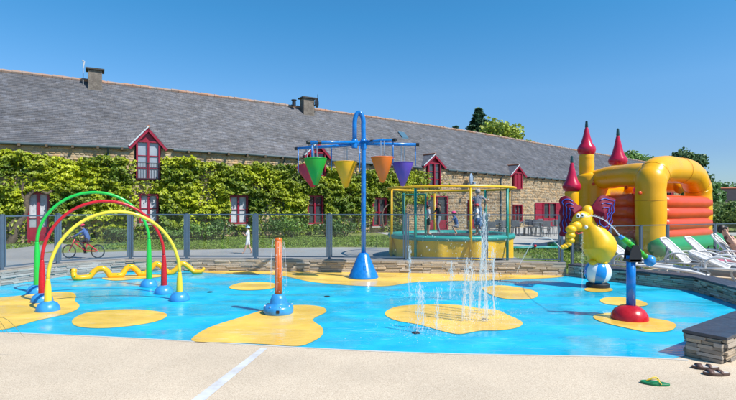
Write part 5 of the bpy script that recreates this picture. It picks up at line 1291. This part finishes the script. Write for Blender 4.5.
# sunbather lying on the right lounger (local: head at -x side, feet +x)
Hs = 1.62
def q3(x, y, z): return (x/Hs, y/Hs, z/Hs)
person('sunbather with dark hair and sunglasses reclining on the rightmost white lounger', (8.6, 12.35, 0), LR, Hs,
       dict(pelvis=q3(.66, 0, .45), belly=q3(.56, 0, .56), chest=q3(.44, 0, .74), neck=q3(.33, 0, .90), jaw=q3(.31, 0, .97), head=q3(.27, 0, 1.04), shl=q3(.36, .15, .86), shr=q3(.36, -.15, .86),
            ell=q3(.52, .30, .72), wrl=q3(.62, .18, .66), hal=q3(.66, .12, .62), elr=q3(.56, -.30, .70), wrr=q3(.42, -.26, .92), har=q3(.36, -.20, 1.0),
            hil=q3(.70, .09, .43), hir=q3(.70, -.09, .43), knl=q3(1.06, .10, .60), anl=q3(1.40, .08, .36), tol=q3(1.50, .08, .44), knr=q3(1.10, -.12, .45), anr=q3(1.52, -.12, .37), tor=q3(1.60, -.12, .46), face=(.6, -.1, .55)),
       {'chest-shl': CBR, 'chest-shr': CBR, 'pelvis-hil': CBR, 'pelvis-hir': CBR}, glasses=True)

# ------------------------------------------------------------------ terrace tables and chairs
TM = mat('table_grey', (.16, .17, .19), .5, var=.2)
def caf_chair():
    t = thing('cafe_chair', '', 'chair', (0, 0, 0), group='grey chairs round the terrace tables'); bm = nb(); box(bm, (0, 0, .45), (.42, .42, .03), bevel=.008); obj('seat', bm, TM, t)
    bm = nb(); box(bm, (-.2, 0, .70), (.025, .40, .32), bevel=.01); obj('backrest', bm, TM, t)
    for x in (-.18, .18):
        for y in (-.18, .18): bm = nb(); tube(bm, [(x, y, .45), (x*1.15, y*1.15, 0)], .015, 5); obj('leg', bm, TM, t)
    return t
def caf_table():
    t = thing('cafe_table', '', 'table', (0, 0, 0), group='grey tables on the terrace'); bm = nb(); lathe(bm, [(0, .72), (.42, .72), (.42, .75), (0, .75)], 20); obj('table_top', bm, TM, t)
    bm = nb(); tube(bm, [(0, 0, .03), (0, 0, .72)], .03, 8); obj('leg', bm, TM, t); bm = nb(); lathe(bm, [(.25, 0), (.24, .03), (0, .04)], 16); obj('foot', bm, TM, t); return t
ch0, tb0 = caf_chair(), caf_table(); first_c = first_t = True; rr = random.Random(12)
tabs = [(486, 25.5), (499, 27.5), (516, 27.5), (528, 28.5), (540, 27), (549, 29.5)]
tl = ['terrace table seen through the trampoline frame', 'terrace table right of the trampoline rail', 'terrace table under the small red window', 'terrace table left of the left shutter', 'terrace table before the open doorway', 'terrace table by the right shutter']
tabo, cho = [], []
for i, (px, D) in enumerate(tabs):
    tabo.append(tb0 if i == 0 else copy_tree(tb0)); 
    for k in range(4): cho.append((ch0 if (i == 0 and k == 0) else copy_tree(ch0), i, k))
for i, (px, D) in enumerate(tabs): tabo[i].location = base(px, D); tabo[i]['label'] = tl[i]
sideN = ['left side', 'near side', 'right side', 'far side']
for o, i, k in cho:
    x, y, _ = base(*tabs[i]); a = [math.pi, -math.pi/2, 0, math.pi/2][k]+rr.uniform(-.4, .4); o.location = (x+math.cos(a)*.68, y+math.sin(a)*.68, 0); o.rotation_euler = (0, 0, a+math.pi+rr.uniform(-.3, .3))
    o['label'] = 'grey chair on the %s of the %s' % (sideN[k], tl[i].replace('terrace table ', 'table '))

# ------------------------------------------------------------------ sandals and flip-flop
def sole(L_, W_, th):
    bm = nb(); n_ = 28; out = []
    for k in range(n_):
        a = 2*math.pi*k/n_; x = math.cos(a)*L_/2; y = math.sin(a)*W_/2*(1+.22*math.cos(a)-.12*math.cos(2*a)); out.append((x, y+.012*math.cos(a*1)*0))
    prism(bm, out, 0, th); bmesh.ops.bevel(bm, geom=list(bm.edges), offset=.003, segments=1, affect='EDGES'); return bm
p = G(655, 383.5, .01); t = thing('flip_flop', 'single green flip-flop with yellow strap lying on the beige deck', 'flip-flop', (p.x, p.y, .004), R(158))
obj('sole', sole(.235, .088, .018), mat('flip_green', (.0, .20, .07), .5, var=.2, vscale=20), t)
bm = nb(); tube(bm, catmull([(.070, 0, .02), (.035, .012, .040), (-.01, .032, .052), (-.045, .044, .015)], 5), .0065, 8, flat=.5); tube(bm, catmull([(.070, 0, .02), (.035, -.012, .040), (-.01, -.032, .052), (-.045, -.044, .015)], 5), .0065, 8); obj('strap', bm, mat('flip_yellow', (.72, .48, .03), .4), t, smooth=True)
for px, py, rz, lab in [(705.5, 368, R(-14+180), 'brown sandal of the pair near the stone wall end, left one'), (716.5, 374, R(-6+180), 'brown sandal of the pair near the stone wall end, right one with pale insole')]:
    p = G(px, py, .01); t = thing('sandal', lab, 'sandal', (p.x, p.y, .004), rz, group='pair of brown sandals')
    obj('sole', sole(.245, .092, .022), mat('sandal_brown', (.10, .055, .04), .7, var=.4, vscale=20), t)
    bm = sole(.22, .074, .004); o = obj('insole', bm, mat('sandal_insole', (.62, .55, .50), .7, var=.4, vscale=14), t); o.location = (0, 0, .0225)
    for x, w_ in ((.06, .045), (-.03, .026)):
        bm = nb(); pts = [(x, math.cos(a)*.045, .016+math.sin(a)*.026) for a in [R(q) for q in range(0, 181, 20)]]
        for (a, b2) in zip(pts, pts[1:]):
            vv = [bm.verts.new(q) for q in ((a[0]-w_/2, a[1], a[2]), (a[0]+w_/2, a[1], a[2]), (b2[0]+w_/2, b2[1], b2[2]), (b2[0]-w_/2, b2[1], b2[2]))]; bm.faces.new(vv)
        bmesh.ops.remove_doubles(bm, verts=bm.verts, dist=1e-5); bmesh.ops.solidify(bm, geom=list(bm.faces), thickness=.004); obj('strap', bm, mat('sandal_strap', (.12, .065, .05), .6), t, smooth=True)

# ------------------------------------------------------------------ water jets
def icos(bm, p, r_, st=1.0): bmesh.ops.create_icosphere(bm, subdivisions=1, radius=r_, matrix=Matrix.Translation(p) @ Matrix.Diagonal((1, 1, st, 1)))
def jet(label, base_px, h, spread, n_, seed, lean=0, strands=3, r0=.010, name='water_jet'):
    b_ = G(*base_px); rr = random.Random(seed); bm = nb(); apex = Vector((lean, rr.uniform(-.05, .05), h))
    for s_ in range(strands):
        off = Vector((rr.uniform(-.02, .02), rr.uniform(-.02, .02), 0)); hs_ = h*rr.uniform(.75, 1.0); pts = []
        for k in range(15):
            u = k/14; pts.append(off+Vector((lean*u**1.6+rr.gauss(0, .003+.007*u), rr.gauss(0, .004), hs_*u)))
        tube(bm, pts, lambda q: r0*(1.0-.55*q)*(.8+.4*rr.random()), 6)
    for k in range(n_*2):
        u = rr.random()**.7; side = rr.choice((-1, 1)); ph = rr.random()
        if ph < .45: p = Vector((lean*u+rr.gauss(0, .012+.02*u), rr.gauss(0, .02), h*u))
        else: sx = rr.gauss(0, 1)*spread; p = Vector((lean+sx*(1-u)**.5, rr.gauss(0, spread*.5), h*u*rr.uniform(.8, 1.04)))
        icos(bm, p, rr.choice((.0015, .002, .002, .003, .003, .004)), rr.uniform(2, 9))
    for k in range(n_//3):          # splash crown
        a = rr.uniform(0, 6.28); d_ = abs(rr.gauss(0, .09)); icos(bm, Vector((lean*1.5+math.cos(a)*d_, math.sin(a)*d_, rr.random()*.07+.008)), rr.uniform(.003, .007))
    o = obj(name, bm, DROP, None, smooth=True); o.location = (b_.x, b_.y, .01); return tag(o, label, 'water jet', group='fountain jets of the splash pad')
def H_(px, py_top, base_py): D_ = F*CH/(base_py-HZ); return CH-(py_top-HZ)/F*D_
J_ = [('low left jet of the fountain with ragged top', (417, 333), 281, .04, 120, .03), ('second low jet of the fountain from the left', (424, 330), 286, .035, 100, -.02), ('third low jet left of the tall pair', (436, 331), 288, .03, 80, .02), ('thin tall jet rising before the trampoline skirt', (410, 298), 243, .03, 130, .0),
      ('bright arching jet left of the pair in the middle of the fountain', (463, 322), 259, .05, 210, .06), ('bright jet right of the arching one in the fountain', (470, 318), 262, .04, 150, .03), ('tall jet at the right of the fountain', (486, 322), 212, .07, 330, -.03), ('jet just left of the tall right one', (479, 312), 240, .05, 200, .05), ('thin jet at the far right of the fountain', (494, 316), 246, .05, 150, -.02), ('medium jet behind the yellow blob', (450, 300), 262, .035, 120, .03)]
for i, (l, b_, yt, sp, n_, ln) in enumerate(J_): jet(l, b_, H_(b_[0], yt, b_[1]), sp, n_, 100+i, ln, 4 if n_ > 140 else 2, .0062 if n_ > 140 else .0045)
rr = random.Random(77); bm = nb()
for k in range(480):
    px = rr.gauss(470, 26); py = rr.uniform(196, 300); p = P(px, py, rr.uniform(7, 9.5)); icos(bm, p, rr.choice((.002, .003, .004, .006)), rr.uniform(1, 3))
for k in range(1500):
    q = rr.choice(J_)[1]; p = G(*q)+Vector((rr.gauss(0, .28), rr.gauss(0, .28), 0)); p.z = .012+abs(rr.gauss(0, .035)); icos(bm, p, rr.choice((.003, .004, .006)), .8)
o = obj('flying_droplets', bm, DROP, None, kind='stuff', smooth=True); tag(o, 'loose droplets flying above the fountain', 'water drops')
def stream(label, p0, v0, n_, seed, T=1.2, r_=.007, zend=.02, name='water_stream'):
    rr = random.Random(seed); bm = nb(); pts = []; tt = 0
    p = Vector(p0); v = Vector(v0); k = 0
    while p.z > zend and k < 200: pts.append(p.copy()); p = p+v*.02; v.z -= 9.8*.02; k += 1
    o0 = Vector(p0); N_ = len(pts)
    for s_ in range(2): tube(bm, [q-o0+Vector((rr.gauss(0, .002+.006*i/N_), rr.gauss(0, .003), rr.gauss(0, .002+.005*i/N_))) for i, q in enumerate(pts)], lambda q: r_*(1.0-.35*q), 6)
    for k in range(n_):
        u = rr.random(); q = pts[min(int(u*N_), N_-1)]-o0; icos(bm, q+Vector((rr.gauss(0, .015*u+.004), rr.gauss(0, .012), rr.gauss(0, .012*u+.004))), rr.uniform(.003, .006))
    o = obj(name, bm, DROP, None, smooth=True); o.location = p0; return tag(o, label, 'water jet'), pts[-1]
tip = P(560.3, 247.5, 9.7-.26)
landing = G(516, 278); # solve ballistic arc
def solve(p0, p1, T): v = (p1-p0)/T; v.z = (p1.z-p0.z)/T+4.9*T; return v
stream('arc of water from the elephant trunk falling to the pad at the left', tip, solve(tip, landing, .62), 90, 5)
target_ = P(586, 217.5, 9.25); T_ = .32
bm = nb(); v = solve(noz, target_, T_); rr = random.Random(6); pts = [noz+v*(T_*k/24)-Vector((0, 0, 4.9*(T_*k/24)**2)) for k in range(25)]
for s_ in range(2): tube(bm, [q-noz+Vector((rr.gauss(0, .003), rr.gauss(0, .003), rr.gauss(0, .004))) for q in pts], .006, 6)
for k in range(120): q = rr.choice(pts); icos(bm, q-noz+Vector((rr.gauss(0, .02), rr.gauss(0, .02), rr.gauss(0, .02))), rr.uniform(.003, .006))
o = obj('water_stream', bm, DROP, None, smooth=True); o.location = noz; tag(o, 'straight jet from the water cannon hitting the elephant face', 'water jet')
bm = nb(); q0 = P(582, 232, 9.2)
for s_ in range(2): tube(bm, [(rr.gauss(0, .003)+s_*.015, 0, -u*.09) for u in range(14)], .0022, 5)
for k in range(50): icos(bm, Vector((rr.gauss(.01, .02), rr.gauss(0, .03), -rr.random()*1.25)), rr.uniform(.003, .006), 1.8)
o = obj('water_drip', bm, DROP, None, smooth=True); o.location = q0; tag(o, 'water dripping off the elephant chin down its front', 'water')
# ------------------------------------------------------------------ dry blades at the left edge
bm = nb(); rr = random.Random(21); pc = Vector((-4.15, 5.1, 0))
for a, b2 in [((0, 336.5), (9, 334)), ((-2, 347), (25, 338)), ((-2, 381), (6, 377)), ((-6, 398), (3, 401)), ((-14, 340), (4, 333)), ((-14, 372), (-2, 360))]:
    e = P(b2[0], b2[1], 5.2); s0 = pc+Vector((rr.uniform(-.1, .1), rr.uniform(-.1, .1), 0)); md = s0.lerp(e, .55)+Vector((0, 0, .25+rr.random()*.1)); tube(bm, [p-pc for p in catmull([s0, md, e], 6)], lambda q: .006*(1-q)+.001, 5)
for k in range(40):
    a = rr.uniform(1.9, 4.4); l = rr.uniform(.3, .5); tube(bm, catmull([(0, 0, 0), (math.cos(a)*l*.4, math.sin(a)*l*.4, l*.9), (math.cos(a)*l, math.sin(a)*l, l*.8)], 4), lambda q: .006*(1-q)+.001, 4)
o = obj('grass_tuft', bm, mat('dry_blade', (.16, .15, .05), .7), None); o.location = pc; tag(o, 'dry grass blades leaning in from the left edge over the deck', 'plant', kind=None)
# grass blades on the strip beside the wall and by the castle
rg = np.random.default_rng(31); pts = []
def in_road(x, y): return y < 19.4+.0*x
for (x0, x1, y0, y1, n_) in [(-19, 2.5, 18.5, 27, 26000), (4, 16, 12.8, 19, 9000), (12, 24, 15, 26, 7000)]:
    xs = rg.uniform(x0, x1, n_); ys = rg.uniform(y0, y1, n_); pts.append(np.stack([xs, ys, np.full(n_, .02)], 1))
pts = np.vstack(pts)
def keep(p):
    x, y = p[0], p[1]
    if -13.6 < x < -11 and y < 22: return False
    lim = 19.9+(.24*(x+1) if x < -1 else -.15*(x+1)); lim = max(lim, 17.6) if x < 3 else 0
    if x < 3: return y > lim
    if 8.2 < x < 13 and 15.9 < y < 23: return False
    if x > 3.4 and x < 9.6 and y > 19.5: return False
    if x < 5.2: return False
    return True
pts = pts[np.array([keep(p) for p in pts])]
o = leaves('grass', pts, np.tile([0.0, -.8, .2], (len(pts), 1)), .10, SHR, None, 'stuff', .6, np.array((.20, .30, .04))*rg.uniform(.6, 1.5, (len(pts), 1)), 9, aspect=.25); tag(o, 'short lawn grass behind the fence', 'grass')
